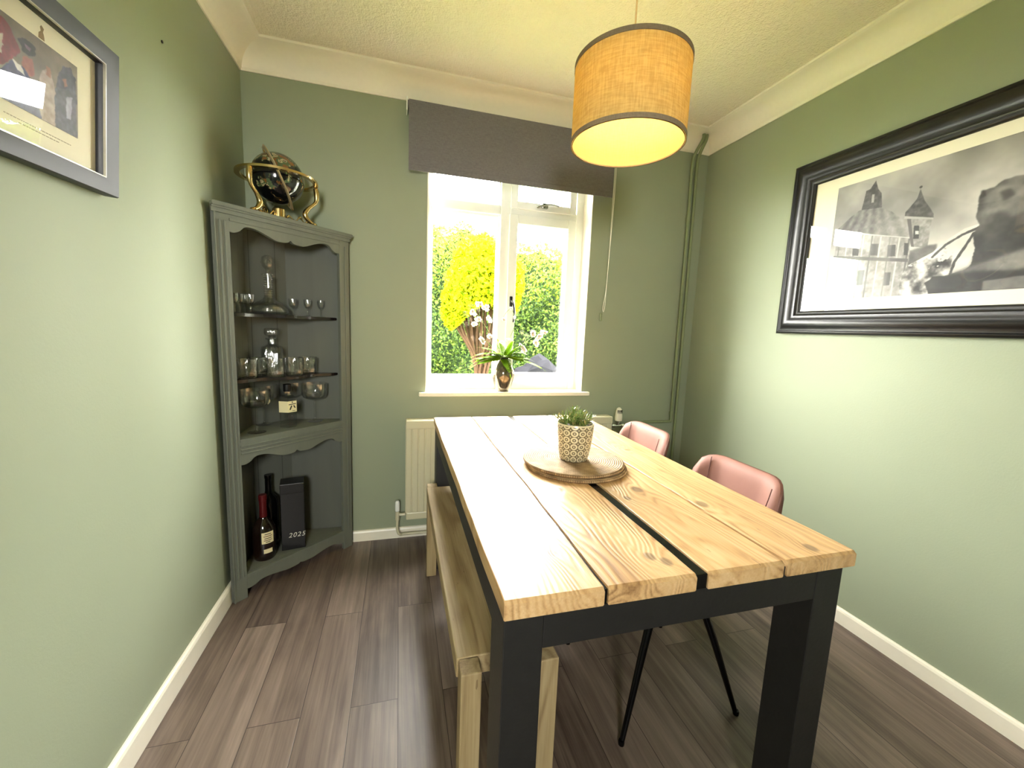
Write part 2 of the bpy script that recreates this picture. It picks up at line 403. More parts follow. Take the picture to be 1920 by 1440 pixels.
# ------------------------------------------------------------------ the window in view
win = empty('window_1', ((WX0+WX1)/2, YB+.13, WZ0), kind='structure')
FY0, FY1 = YB+.110, YB+.175         # frame depth
def bar(bm, x0, x1, z0, z1, y0=FY0, y1=FY1, bev=.004): box(bm, x0, x1, y0, y1, z0, z1, bev)
b = B()                              # reveal lining in white plaster
for q in ((WX0-.001,WX0+.004,WZ0,WZ1),(WX1-.004,WX1+.001,WZ0,WZ1)): box(b, q[0], q[1], YB-.001, FY0+.01, q[2], q[3])
box(b, WX0, WX1, YB-.001, FY0+.01, WZ1-.004, WZ1+.001)
obj('reveal', b, M['coving'], win, world=True)
b = B()
bar(b, WX0, .168, WZ0, WZ1); bar(b, 1.030, WX1, WZ0, WZ1); bar(b, .168, 1.030, WZ0, .905); bar(b, .168, 1.030, WZ1-.045, WZ1)
bar(b, .560, .618, .905, WZ1-.045); bar(b, .168, .560, 1.840, 1.893); bar(b, .618, 1.030, 1.840, 1.893)
obj('window_frame', b, M['upvc'], win, world=True)
def bead(name, x0, x1, z0, z1, w, y0, y1, out=.0):
    bm = B()
    for q in ((x0,x0+w,z0,z1),(x1-w,x1,z0,z1),(x0+w,x1-w,z0,z0+w),(x0+w,x1-w,z1-w,z1)): box(bm, q[0], q[1], y0, y1, q[2], q[3], .003)
    return obj(name, bm, M['upvc'], win, world=True)
bead('glazing_bead', .166, .562, .903, 1.842, .014, FY0+.016, FY1-.01)
bead('glazing_bead', .166, .562, 1.891, WZ1-.043, .012, FY0+.016, FY1-.01)
sash = bead('opening_sash', .612, 1.024, .880, 1.850, .050, FY0-.012, FY1-.012)
fan = bead('fanlight_sash', .616, 1.020, 1.882, WZ1-.03, .042, FY0-.012, FY1-.012)
for q in ((.17,.558,.907,1.838),(.17,.558,1.894,WZ1-.047),(.655,.980,.925,1.805),(.652,.982,1.920,WZ1-.065)):
    b = B(); box(b, q[0], q[1], FY0+.035, FY0+.039, q[2], q[3]); obj('glass_pane', b, M['pane'], win, world=True)
b = B()                              # casement latch
box(b, .627, .645, FY0-.019, FY0-.012, 1.325, 1.385, .003); tube(b, smooth_path([(.637,FY0-.016,1.36),(.645,FY0-.035,1.345),(.652,FY0-.038,1.30),(.650,FY0-.036,1.235)]), [.007]*8+[.006]*11, 8)
o = obj('latch', b, M['darkmetal'], win, world=True, smooth=True)
b = B(); tube(b, smooth_path([(.77,FY0-.02,1.900),(.81,FY0-.035,1.912),(.85,FY0-.035,1.918),(.90,FY0-.03,1.915)]), .006, 8); box(b, .80,.835,FY0-.03,FY0-.012,1.895,1.925,.003)
obj('fanlight_catch', b, M['chrome'], win, world=True, smooth=True)
b = B(); box(b, WX0, WX1, YB-.002, FY0+.01, WZ0-.022, WZ0+.001); box(b, .106, 1.121, YB-.030, YB-.002, WZ0-.022, WZ0+.001, .005)
obj('window_sill', b, M['gloss'], win, world=True)

w2 = empty('fill_window', ((VX0+VX1)/2, YR-.1, VZ0), kind='structure')  # unseen window added behind the camera to light camera-facing surfaces
b = B()
for q in ((VX0,VX0+.03,VZ0,VZ1),(VX1-.03,VX1,VZ0,VZ1),(VX0,VX1,VZ0,VZ0+.05),(VX0,VX1,VZ1-.05,VZ1),(VX0,VX1,1.30,1.34)): box(b, q[0], q[1], YR-.16, YR-.10, q[2], q[3], .004)
obj('window_frame', b, M['upvc'], w2, world=True)
b = B(); box(b, VX0+.02, VX1-.02, YR-.135, YR-.131, VZ0+.04, VZ1-.04); obj('glass_pane', b, M['pane'], w2, world=True)

# ------------------------------------------------------------------ roller blind
bl = empty('roller_blind', (.60, YB-.03, 1.955), label='charcoal grey roller blind half drawn over the window', cat='blind')
b = B(); box(b, .045, 1.171, YB-.052, YB-.049, 1.972, 2.283); box(b, .045, 1.171, YB-.0535, YB-.0475, 1.958, 1.986, .002)
obj('blind_fabric', b, M['blind'], bl, world=True)
b = B(); tube(b, [(.040, YB-.030, 2.268), (1.176, YB-.030, 2.268)], .019, 16); obj('roller_tube', b, M['blind'], bl, world=True, smooth=True)
for x0 in (.033, 1.176):
    b = B(); box(b, x0, x0+.006, YB-.058, YB-.001, 2.228, 2.292, .002); tube(b, [(x0+.003, YB-.030, 2.262), (x0+.0035, YB-.030, 2.262)], .001, 6)
    obj('bracket', b, M['upvc'], bl, world=True)
b = B()
cp = [(1.188,YB-.046,2.262),(1.186,YB-.046,1.9),(1.180,YB-.044,1.62),(1.175,YB-.042,1.44),(1.165,YB-.040,1.345),(1.172,YB-.036,1.318),(1.180,YB-.032,1.345),(1.184,YB-.030,1.44),(1.187,YB-.028,1.62),(1.190,YB-.026,1.9),(1.190,YB-.026,2.262)]
tube(b, smooth_path(cp, 5), .0017, 6); obj('pull_cord', b, M['white_cord'], bl, world=True, smooth=True)
b = B(); box(b, 1.164, 1.180, YB-.012, YB-.001, 1.265, 1.312, .003); box(b, 1.168, 1.176, YB-.018, YB-.012, 1.298, 1.306, .002)
obj('cord_cleat', b, M['pane'] if False else M['pipe_green'], bl, world=True)

# ------------------------------------------------------------------ heating: radiator, valves, pipes
ra = empty('radiator', (.64, YB-.07, .145), label='cream panel radiator under the window behind the table', cat='radiator')
b = B(); yf, yb2 = YB-.103, YB-.085
n = 36; x0, x1 = .036, 1.248; pts = []
w = (x1-x0)/n
poly = [(x0, yb2)]
for i in range(n):
    xa = x0+i*w; poly += [(xa+.0, yf+.004), (xa+w*.18, yf), (xa+w*.82, yf), (xa+w, yf+.004)]
poly += [(x1, yb2)]
prism(b, poly, .185, .655, 'z'); obj('flute_panel', b, M['radiator'], ra, world=True)
b = B(); box(b, x0, x1, yf-.002, YB-.035, .648, .696, .006); box(b, x0+.004, x1-.004, yf-.002, YB-.05, .145, .187, .006); box(b, x0+.004, x1-.004, YB-.06, YB-.045, .17, .66, .004)
obj('casing', b, M['radiator'], ra, world=True)
for x in (.25, 1.02):
    b = B(); box(b, x, x+.03, YB-.05, YB-.001, .25, .60); obj('wall_bracket', b, M['radiator'], ra, world=True)
b = B(); tube(b, [(.036,YB-.07,.165),(-.005,YB-.07,.165)], .008, 10); tube(b, [(-.005,YB-.07,.135),(-.005,YB-.07,.185)], .011, 12)
tube(b, smooth_path([(-.005,YB-.07,.135),(-.005,YB-.07,.08),(.008,YB-.07,.050),(.05,YB-.055,.042),(.30,YB-.045,.036),(.9,YB-.045,.036)]), .0075, 10)
obj('lockshield_valve', b, M['radiator'], ra, world=True, smooth=True)
b = B(); lathe(b, [(0,0),(.012,0),(.013,.004),(.0125,.05),(.008,.058),(0,.058)], 14, (-.005,YB-.07,.187)); obj('valve_cap', b, M['upvc'], ra, world=True, smooth=True)
tv = empty('thermostatic_valve', (1.306, YB-.07, .632), label='white thermostatic radiator valve standing behind the far pink chair', cat='valve')
b = B(); lathe(b, [(0,.03),(.021,.03),(.022,.035),(.0225,.055),(.019,.085),(.014,.105),(.006,.112),(0,.113)], 20, (1.306,YB-.07,.632)); obj('dial_head', b, M['mat_board'], tv, world=True, smooth=True)
b = B()
for k in range(7):
    a = -PI/2-.9+k*.3; x, y = 1.306+.0187*math.cos(a), YB-.07+.0187*math.sin(a); box(b, x-.0013, x+.0013, y-.0013, y+.0013, .632+.072, .632+.098)
obj('dial_slots', b, M['darkmetal'], tv, world=True)
b = B(); lathe(b, [(0,.0),(.008,0),(.008,.016),(.014,.018),(.014,.030),(0,.030)], 16, (1.306,YB-.07,.632)); tube(b, [(1.247,YB-.07,.632),(1.345,YB-.07,.632)], .008, 12); tube(b, [(1.262,YB-.07,.632),(1.282,YB-.07,.632)], .014, 8); tube(b, [(1.325,YB-.07,.632),(1.345,YB-.07,.632)], .0135, 8)
obj('valve_body', b, M['chrome'], tv, world=True, smooth=True)
pp = empty('heating_pipe', (1.72, YB-.018, .63), label='green painted heating pipe that elbows left to the radiator, left of two', cat='pipe', group='heating pipes')
b = B(); tube(b, smooth_path([(1.345,YB-.07,.632),(1.42,YB-.055,.634),(1.52,YB-.022,.636),(1.69,YB-.02,.636),(1.716,YB-.02,.640),(1.722,YB-.02,.662),(1.720,YB-.02,.9),(1.712,YB-.02,1.9),(1.708,YB-.02,2.22),(1.712,YB-.035,2.285),(1.726,YB-.070,2.345),(1.728,YB-.072,2.375)]), .0095, 10)
obj('pipe_run', b, M['pipe_green'], pp, world=True, smooth=True)
for q0, q1 in (((1.7125,YB-.02,1.885),(1.7123,YB-.02,1.93)), ((1.7215,YB-.02,.675),(1.7215,YB-.02,.70))):
    b = B(); tube(b, [q0, q1], .0125, 12); obj('coupling', b, M['pipe_green'], pp, world=True, smooth=True)
b = B(); tube(b, smooth_path([(1.758,YB-.02,0),(1.755,YB-.02,.9),(1.745,YB-.02,1.9),(1.741,YB-.02,2.22),(1.742,YB-.035,2.285),(1.747,YB-.070,2.345),(1.749,YB-.072,2.375)]), .0095, 10)
tag(obj('heating_pipe', b, M['pipe_green'], base=(1.758,YB-.02,0), smooth=True), 'green painted heating pipe running from floor to ceiling, right of two', 'pipe', 'heating pipes')

# ------------------------------------------------------------------ dining table
TX0, TX1, TY0, TY1, TZ = .1668, .9585, .5937, 2.0059, .7465
tb = empty('dining_table', ((TX0+TX1)/2, (TY0+TY1)/2, 0), label='farmhouse dining table with golden pine plank top and black frame', cat='table')
px = [(TX0,.3555),(.3595,.5485),(.5745,.7618),(.7668,TX1)]
def plank(xa, xb, seed):
    r = random.Random(seed); bm = B(); n = 34
    sec = []
    rd = .007; th = .034
    outl = [(xa+rd,0),(xb-rd,0)]
    rows = []
    for i in range(n+1):
        y = TY0+(TY1-TY0)*i/n
        e = .0022 if xa > TX0+.01 else .0015; e2 = .0022 if xb < TX1-.01 else .0015
        wl = xa+e*(.5+.5*math.sin(y*9+seed)+.4*math.sin(y*23+seed*2)); wr = xb-e2*(.5+.5*math.sin(y*8+seed*3)+.4*math.sin(y*27+seed))
        endk = min(i, n-i); dz = -.005 if endk == 0 else 0; yy = y+(0 if endk else 0)
        q = [(wl+.002,-th),(wl,-th+.002),(wl,-.0025),(wl+.0006,-.0008),(wl+.0022,0)]
        for k in range(1, 8): q.append((wl+.0022+(wr-wl-.0044)*k/8, 0))
        q += [(wr-.0022,0),(wr-.0006,-.0008),(wr,-.0025),(wr,-th+.002),(wr-.002,-th)]
        rows.append([bm.verts.new((x, yy, TZ+z+(dz if z > -.01 else 0))) for x, z in q])
        if endk == 0:   # rounded nose
            s = 1 if i == 0 else -1
            mid = [bm.verts.new((x, y+s*.006, TZ+z)) for x, z in q]
            if i == 0: rows.append(mid)
            else: rows.insert(-1, mid)
    m_ = len(rows[0])
    for a, c in zip(rows, rows[1:]):
        for k in range(m_): bm.faces.new((a[k], a[(k+1)%m_], c[(k+1)%m_], c[k]))
    bm.faces.new(rows[0]); bm.faces.new(list(reversed(rows[-1])))
    return bm
for i, (a, c) in enumerate(px):
    obj('tabletop_plank', plank(a, c, i+3), M['pine'], tb, world=True, smooth=True, angle=22)
b = B(); box(b, .548, .575, TY0+.003, TY1-.003, TZ-.034, TZ-.0035, .002); obj('centre_strip', b, M['black_strip'], tb, world=True)
b = B(); box(b, .3545, .3605, TY0+.004, TY1-.004, TZ-.034, TZ-.005); obj('gap_filler', b, M['black_strip'], tb, world=True)
b = B(); box(b, .7615, .7675, TY0+.004, TY1-.004, TZ-.034, TZ-.014); obj('gap_filler', b, M['black_wood'], tb, world=True)
ZT = TZ-.034
def leg(x0, x1, y0, y1):
    bm = B(); box(bm, x0, x1, y0, y1, 0, ZT, .002); return bm
LX0, LX1, LY0, LY1 = .174, .950, .610, 1.990
for x0, x1 in ((LX0, LX0+.073), (LX1-.074, LX1)):
    for y0, y1 in ((LY0, LY0+.090), (LY1-.090, LY1)):
        obj('leg', leg(x0, x1, y0, y1), M['black_wood'], tb, world=True)
b = B(); box(b, LX0+.073, LX1-.074, LY0+.001, LY0+.040, .634, ZT, .0015); obj('apron', b, M['black_wood'], tb, world=True)
b = B(); box(b, LX0+.073, LX1-.074, LY1-.040, LY1-.001, .634, ZT, .0015); obj('apron', b, M['black_wood'], tb, world=True)
for x0 in (LX0+.001, LX1-.041):
    b = B(); box(b, x0, x0+.040, LY0+.090, LY1-.090, .634, ZT, .0015); obj('apron', b, M['black_wood'], tb, world=True)

# ------------------------------------------------------------------ bench
BX0, BX1, BY0, BY1, BZ = .131, .358, .778, 1.893, .450
be = empty('dining_bench', ((BX0+BX1)/2, (BY0+BY1)/2, 0), label='pale pine bench pushed under the left side of the table', cat='bench')
b = B(); box(b, BX0-.004, BX1+.004, BY0+.048, BY1-.048, BZ-.048, BZ+.001, .003)
obj('seat_board', b, M['pine_bench'], be, world=True)
for x0 in (BX0, BX1-.046):
    for y0 in (BY0, BY1-.046):
        b = B(); box(b, x0, x0+.046, y0, y0+.046, 0, BZ, .003); obj('leg', b, M['pine_bench_leg'], be, world=True)

# ------------------------------------------------------------------ pink tub chairs
def make_chair(loc, **kw):
    t = empty('dining_chair', loc, **kw)
    # backrest: a curved padded sheet, wings turning forward
    def curve(s):            # s in -1..1 along the width -> (x, y, forward direction)
        y = .192*math.sin(s*1.28)/math.sin(1.28); x = .318-.105*max(0, abs(s)-.35)**1.6*1.6
        return x, y
    def backpart(bm, off0, off1, s0, s1, shell=False, zt=.752, zb=.44, n=18, k=14):
        grid = {}
        for side, off in ((0, off0), (1, off1)):
            for i in range(n+1):
                s = s0+(s1-s0)*i/n; x, y = curve(s); xa, ya = curve(s+.01); xb_, yb_ = curve(s-.01)
                tx, ty = xa-xb_, ya-yb_; L = math.hypot(tx, ty); nx, ny = ty/L, -tx/L   # outward normal
                top = zt-.055*max(0, abs(s)-.45)**2/.3 - .10*max(0, abs(s)-.72)**2/.08*.9
                for j in range(k+1):
                    v = j/k; z = zb+(top-zb)*v
                    rn = 1-.55*max(0, (v-.9)/.1)**2 if True else 1
                    lean = .055*(v-.55)
                    o_ = (off0+(off-off0)*rn if side else off0) if shell else (off1 if side else off1+(off0-off1)*rn)
                    inset = (1-.22*(1-v)**1.3)
                    grid[side, i, j] = bm.verts.new((x+nx*o_+lean, (y+ny*o_)*inset, z))
        for i in range(n):
            for j in range(k):
                bm.faces.new([grid[0,i,j], grid[0,i,j+1], grid[0,i+1,j+1], grid[0,i+1,j]])
                bm.faces.new([grid[1,i,j], grid[1,i+1,j], grid[1,i+1,j+1], grid[1,i,j+1]])
        for i in range(n):
            bm.faces.new([grid[0,i,k], grid[1,i,k], grid[1,i+1,k], grid[0,i+1,k]]); bm.faces.new([grid[0,i,0], grid[0,i+1,0], grid[1,i+1,0], grid[1,i,0]])
        for j in range(k):
            bm.faces.new([grid[0,0,j], grid[1,0,j], grid[1,0,j+1], grid[0,0,j+1]]); bm.faces.new([grid[0,n,j], grid[0,n,j+1], grid[1,n,j+1], grid[1,n,j]])
    bm = B(); backpart(bm, -.018, .004, -1, 1); br = obj('backrest', bm, M['pink'], t, smooth=True, angle=60)
    bm = B(); backpart(bm, .0042, .020, -1, 1, True); o = obj('back_shell', bm, M['pink_dark'], t, smooth=True, angle=60); o['label'] = 'darker brown outer shell'
    for s in (-.93, .56):
        x, y = curve(s); pts = []
        for j in range(15):
            v = j/14; pts.append((x-.0185+.055*(v-.55)-.001, y*(1-.22*(1-v)**1.3)*.985, .45+(.745-.45)*v))
        bm = B(); tube(bm, pts, .0016, 6); obj('seam', bm, M['thread'], br, smooth=True)
    # seat cushion
    bm = B()
    prof = [(0,.395),(.19,.395),(.212,.402),(.222,.42),(.218,.445),(.20,.458),(.12,.462),(0,.463)]
    lathe(bm, prof, 40, (.07,0,0), power=3.2); obj('seat', bm, M['pink'], t, smooth=True)
    bm = B(); box(bm, -.10, .20, -.16, .16, .385, .396); obj('seat_plate', bm, M['blackmetal'], t)
    for sx in (-1, 1):
        for sy in (-1, 1):
            bm = B(); tube(bm, [(sx*.078, sy*.125, .388), (sx*.13, sy*.155, .24), (sx*.205, sy*.198, .004)], [.0135,.0115,.0075], 12)
            lg = obj('leg', bm, M['blackmetal'], t, smooth=True)
            bm = B(); lathe(bm, [(0,0),(.009,0),(.0095,.008),(.008,.014),(0,.014)], 12, (sx*.206, sy*.1985, 0)); obj('foot_cap', bm, M['blackmetal'], lg)
    return t
ch = make_chair((.838, 1.108, 0), label='dusky pink leather dining chair tucked in at the near right of the table', cat='chair', group='pink dining chairs')
dup(ch, (.842, 1.675, 0), label='dusky pink leather dining chair tucked in at the far right by the radiator valve', group='pink dining chairs')

# ------------------------------------------------------------------ placemats and pot plant
def woven():
    t = NT('woven_jute'); v = t.coord(); sep = t.node('ShaderNodeSeparateXYZ'); t.set(sep,0,v)
    X, Y = sep.outputs[0], sep.outputs[1]
    r = t.math('SQRT', t.math('ADD', t.math('MULTIPLY', X, X), t.math('MULTIPLY', Y, Y)))
    th = t.math('ARCTAN2', Y, X)
    ring = t.math('SINE', t.math('MULTIPLY', t.math('ADD', r, t.math('MULTIPLY', th, .0011)), 900.0))
    weave = t.math('SINE', t.math('ADD', t.math('MULTIPLY', t.math('MULTIPLY', r, th), 900.0), t.math('MULTIPLY', ring, 1.5)))
    h = t.math('ADD', t.math('MULTIPLY', ring, .6), t.math('MULTIPLY', weave, .35))
    c = t.ramp(t.math('ADD', t.math('MULTIPLY', h, .35), t.noise(v, 30, 3)), [(.25, lin((.44,.34,.22))),(.55, lin((.66,.54,.38))),(.9, lin((.80,.69,.53)))])
    t.P(col=c, rough=.7); t.bump(h, .6, .003); return t.m
M['jute'] = woven()
def placemat(loc, lab):
    bm = B(); p = [(0,0)]
    R = .170
    p += [(R-.006,0),(R-.001,.003),(R,.006),(R-.001,.0095),(R-.006,.012)]
    k = 14
    for i in range(k): r = (R-.006)*(1-(i+1)/k); p.append((max(r,0), .012))
    lathe(bm, p, 64); o = obj('placemat', bm, M['jute'], smooth=True, angle=60); o.location = loc
    return tag(o, lab, 'placemat', 'stacked woven placemats')
placemat((.574, 1.218, TZ+.0002), 'round woven jute placemat lying directly on the table, the lower of two')
placemat((.569, 1.226, TZ+.0126), 'round woven jute placemat under the pot plant, the upper of two')
PX, PY, PZ = .566, 1.216, TZ+.0248
pot = empty('plant_pot', (PX, PY, PZ), label='taupe pot with cream ring pattern on the placemats', cat='plant pot')
def potmat():
    t = NT('patterned_ceramic'); v = t.coord(); sep = t.node('ShaderNodeSeparateXYZ'); t.set(sep,0,v)
    th = t.math('ARCTAN2', sep.outputs[1], sep.outputs[0])
    U = t.math('MULTIPLY', th, 14/(2*PI)); V = t.math('MULTIPLY', sep.outputs[2], 1/.0222)
    def cell(a): return t.math('SUBTRACT', t.math('FRACT', t.math('ADD', a, 100.0)), .5)
    fu, fv = cell(U), cell(V)
    d = t.math('SQRT', t.math('ADD', t.math('MULTIPLY', fu, fu), t.math('MULTIPLY', fv, fv)))
    ringm = t.math('MULTIPLY', t.math('GREATER_THAN', d, .24), t.math('LESS_THAN', d, .46))
    sq = t.math('LESS_THAN', t.math('MAXIMUM', t.math('ABSOLUTE', fu), t.math('ABSOLUTE', fv)), .09)
    gu, gv = cell(t.math('ADD', U, .5)), cell(t.math('ADD', V, .5))
    dm = t.math('ADD', t.math('ABSOLUTE', gu), t.math('ABSOLUTE', gv))
    star = t.math('MULTIPLY', t.math('LESS_THAN', dm, .12), 1.0)
    mk = t.math('MAXIMUM', t.math('MAXIMUM', ringm, sq), star)
    rim = t.math('GREATER_THAN', sep.outputs[2], .1205)
    mk = t.math('MAXIMUM', mk, rim)
    t.P(col=t.mix(mk, lin((.40,.35,.25)), lin((.84,.80,.66))), rough=.3, spec=.6, coat=.3); return t.m
M['pot'] = potmat()
b = B(); lathe(b, [(0,0),(.040,0),(.0455,.003),(.050,.02),(.0565,.06),(.060,.10),(.0605,.124),(.0595,.126),(.0575,.125),(.0570,.108),(0,.108)], 48)
obj('pot_body', b, M['pot'], pot, smooth=True, angle=50)
M['soil'] = simple('dark_potting_soil', (.12,.10,.08), .95, var=.3, bump=.6, scale=120)
b = B(); lathe(b, [(0,.1085),(.0568,.1085),(.0568,.111),(.03,.1135),(0,.114)], 32); obj('soil', b, M['soil'], pot, smooth=True)
def leafmat(name, a, bcol, transl=.25, rough=.5, sc=40, spec=.5):
    t = NT(name); v = t.coord(); c = t.mix(t.noise(v, sc, 3), lin(a), lin(bcol)); t.P(col=c, rough=rough, spec=spec)
    d = t.node('ShaderNodeBsdfTranslucent'); t.set(d, 'Color', c); mx = t.n.new('ShaderNodeMixShader'); mx.inputs[0].default_value = transl
    t.t.links.new(t.p.outputs[0], mx.inputs[1]); t.t.links.new(d.outputs[0], mx.inputs[2]); t.t.links.new(mx.outputs[0], t.out.inputs[0]); return t.m
M['succ'] = leafmat('succulent_leaf', (.28,.38,.15), (.60,.68,.38), .15, .35, 90)
M['succ2'] = leafmat('succulent_leaf_tip', (.62,.50,.32), (.74,.72,.48), .15, .4, 90)
def blade(bm, base, d, L, w, curl=0.3, seg=5, mat=0, side=None, thick=0.0):
    base = Vector(base); d = Vector(d).normalized(); s = (side or d.cross(Vector((0,0,1))))
    if s.length < .01: s = Vector((1,0,0))
    s.normalize(); rows = []
    for i in range(seg+1):
        t = i/seg; p = base+d*L*t+Vector((0,0,-1))*curl*L*t*t
        ww = w*(math.sin(PI*min(1, .18+.82*t))**.8 if i < seg else 0)
        up = s.cross(d)*thick*(1-t)
        if ww <= 1e-6: rows.append([bm.verts.new(p)])
        else: rows.append([bm.verts.new(p-s*ww/2), bm.verts.new(p-up), bm.verts.new(p+s*ww/2)])
    for a, c in zip(rows, rows[1:]):
        if len(c) == 1:
            for k in range(2): bm.faces.new((a[k], a[k+1], c[0])).material_index = mat
        else:
            for k in range(2): bm.faces.new((a[k], a[k+1], c[k+1], c[k])).material_index = mat
succ = empty('succulent_plant', (PX, PY, PZ+.112), label='small spiky green succulent growing in the patterned pot', cat='plant')
b = B(); r = random.Random(4)
for k in range(60):
    a = r.uniform(0, 2*PI); el = r.uniform(.25, 1.5); br_ = r.uniform(.0, .036)
    base = (br_*math.cos(a), br_*math.sin(a), .0); d = Vector((math.cos(a)*math.cos(el), math.sin(a)*math.cos(el), math.sin(el)))
    L = r.uniform(.034, .058); p1 = Vector(base)+d*L
    tube(b, [base, tuple(Vector(base)+d*L*.5), tuple(p1)], [.0018,.0016,.0012], 5)
    for q in range(11):
        t_ = .35+.065*q; pc = Vector(base)+d*L*t_; dd = (d*.75+Vector((r.uniform(-1,1), r.uniform(-1,1), r.uniform(-.5,1)))*.9)
        blade(b, pc, dd, r.uniform(.014,.024), .0045, r.uniform(-.2,.3), 3, 1 if r.random() < .16 else 0, thick=.001)
for k in range(4):
    a = PI+.4+k*.25; blade(b, (-.045, -.01+k*.01, .008), (math.cos(a)*.8, math.sin(a)*.4, -.2), r.uniform(.02,.03), .002, .8, 5)
obj('foliage', b, [M['succ'], M['succ2']], succ)

# ------------------------------------------------------------------ pendant lamp
LXc, LYc, LZ0, LZ1, LR = .672, 1.20, 1.765, 1.990, .170
lp = empty('pendant_lamp', (LXc, LYc, LZ0), label='mustard linen drum pendant lamp hanging lit over the table', cat='lamp')
def drum(bm, r0, r1, z0, z1, seg=72):
    lathe(bm, [(r0,z0),(r1,z0),(r1,z1),(r0,z1),(r0,z0)], seg)
ZH = LZ1-LZ0
b = B(); drum(b, LR-.0022, LR-.0008, 0.002, ZH-.002); obj('shade_fabric', b, M['shade'], lp, smooth=True, angle=50)
b = B(); drum(b, LR-.0036, LR-.0024, 0.002, ZH-.002); obj('shade_lining', b, M['shade_in'], lp, smooth=True, angle=50)
for z0 in (0, ZH-.013):
    b = B(); drum(b, LR-.0007, LR+.0008, z0, z0+.013); drum(b, LR-.0052, LR-.0037, z0, z0+.004); obj('edge_binding', b, M['trim_band'], lp, smooth=True, angle=50)
b = B(); th = [2*PI*k/3 for k in range(3)]
for a in th: tube(b, [(.02*math.cos(a),.02*math.sin(a),ZH-.03),((LR-.006)*math.cos(a),(LR-.006)*math.sin(a),ZH-.006)], .0016, 6)
tube(b, [(.02*math.cos(2*PI*k/24),.02*math.sin(2*PI*k/24),ZH-.03) for k in range(24)], .002, 6, closed=True); obj('spider_frame', b, M['chrome'], lp, smooth=True)
b = B(); lathe(b, [(0,ZH+.045),(.011,ZH+.042),(.017,ZH+.02),(.0185,ZH-.005),(.0185,ZH-.02),(0,ZH-.02)], 20); obj('bulb_holder', b, M['upvc'], lp, smooth=True)
M['bulb'] = NT('glowing_bulb'); M['bulb'].p.inputs['Emission Color'].default_value = (1,.73,.38,1); M['bulb'].p.inputs['Emission Strength'].default_value = 34; M['bulb'] = M['bulb'].m
b = B(); lathe(b, [(0,ZH-.130),(.012,ZH-.127),(.024,ZH-.115),(.030,ZH-.095),(.028,ZH-.073),(.018,ZH-.047),(.013,ZH-.027),(.013,ZH-.0205),(0,ZH-.0205)], 24); bo = obj('bulb', b, M['bulb'], lp, smooth=True)
bo.visible_shadow = True
b = B(); tube(b, [(0,0,ZH+.042),(0,0,H-LZ0-.03)], .0028, 8); obj('flex', b, M['cord_clear'], lp, smooth=True)
b = B(); lathe(b, [(0,H-LZ0-.032),(.012,H-LZ0-.032),(.034,H-LZ0-.018),(.042,H-LZ0),(0,H-LZ0)], 28); obj('ceiling_rose', b, M['upvc'], lp, smooth=True)

# ------------------------------------------------------------------ corner cabinet
CA = Vector((-.672, 1.814, 0)); CT = Vector((.7314, .6819, 0)); CN = Vector((-.6819, .7314, 0)); CANG = math.atan2(.6819, .7314); CW = .6057
def c2w(u, w_, z=0): return CA+CT*u+CN*w_+Vector((0,0,z))
def w2c(x, y): d = Vector((x,y,0))-CA; return (d.dot(CT), d.dot(CN))
cb = empty('corner_cabinet', CA, CANG, label='grey painted open corner cabinet with scalloped rails in the left corner', cat='cabinet')
U0, U1 = .012, .592
sideL = w2c(-.6735, c2w(U0,0).y); sideR = w2c(c2w(U1,0).x, YB-.015)
cor1, cor2 = w2c(-.6735, 2.12), w2c(-.53, YB-.0155)
plan = [(U0,0),(U1,0),sideR,cor2,cor1,sideL]
def inset(pl_, e):
    cx = sum(p[0] for p in pl_)/len(pl_); cy_ = sum(p[1] for p in pl_)/len(pl_)
    return [(p[0]+(cx-p[0])*e, p[1]+(cy_-p[1])*e) for p in pl_]
SW = .052          # stile width
# back panels: walls of the plan except the front
b = B()
outer = [sideL,cor1,cor2,sideR]
inner = []
def offs(p, q, r_, d):
    # inward offset of the polyline corner
    a = (Vector((q[0]-p[0], q[1]-p[1]))).normalized(); c = (Vector((r_[0]-q[0], r_[1]-q[1]))).normalized()
    na, nc = Vector((a.y,-a.x)), Vector((c.y,-c.x)); m_ = (na+nc).normalized(); k = d/max(.3, m_.dot(na)); return (q[0]+m_.x*k, q[1]+m_.y*k)
for i in range(len(outer)):
    if i == 0: p, q, r_ = outer[0], outer[0], outer[1]; a = (Vector(r_)-Vector(q)).normalized(); inner.append((q[0]+a.y*.01, q[1]-a.x*.01))
    elif i == len(outer)-1: a = (Vector(outer[-1])-Vector(outer[-2])).normalized(); inner.append((outer[-1][0]+a.y*.01, outer[-1][1]-a.x*.01))
    else: inner.append(offs(outer[i-1], outer[i], outer[i+1], .010))
poly = outer+list(reversed(inner)); prism(b, poly, .02, 1.585, 'z')
box(b, U0+.004, U0+.034, .0205, .030, .02, 1.585); box(b, U1-.03, U1+.006, .0205, .030, .02, 1.585); obj('back_panel', b, M['cab_in'], cb)
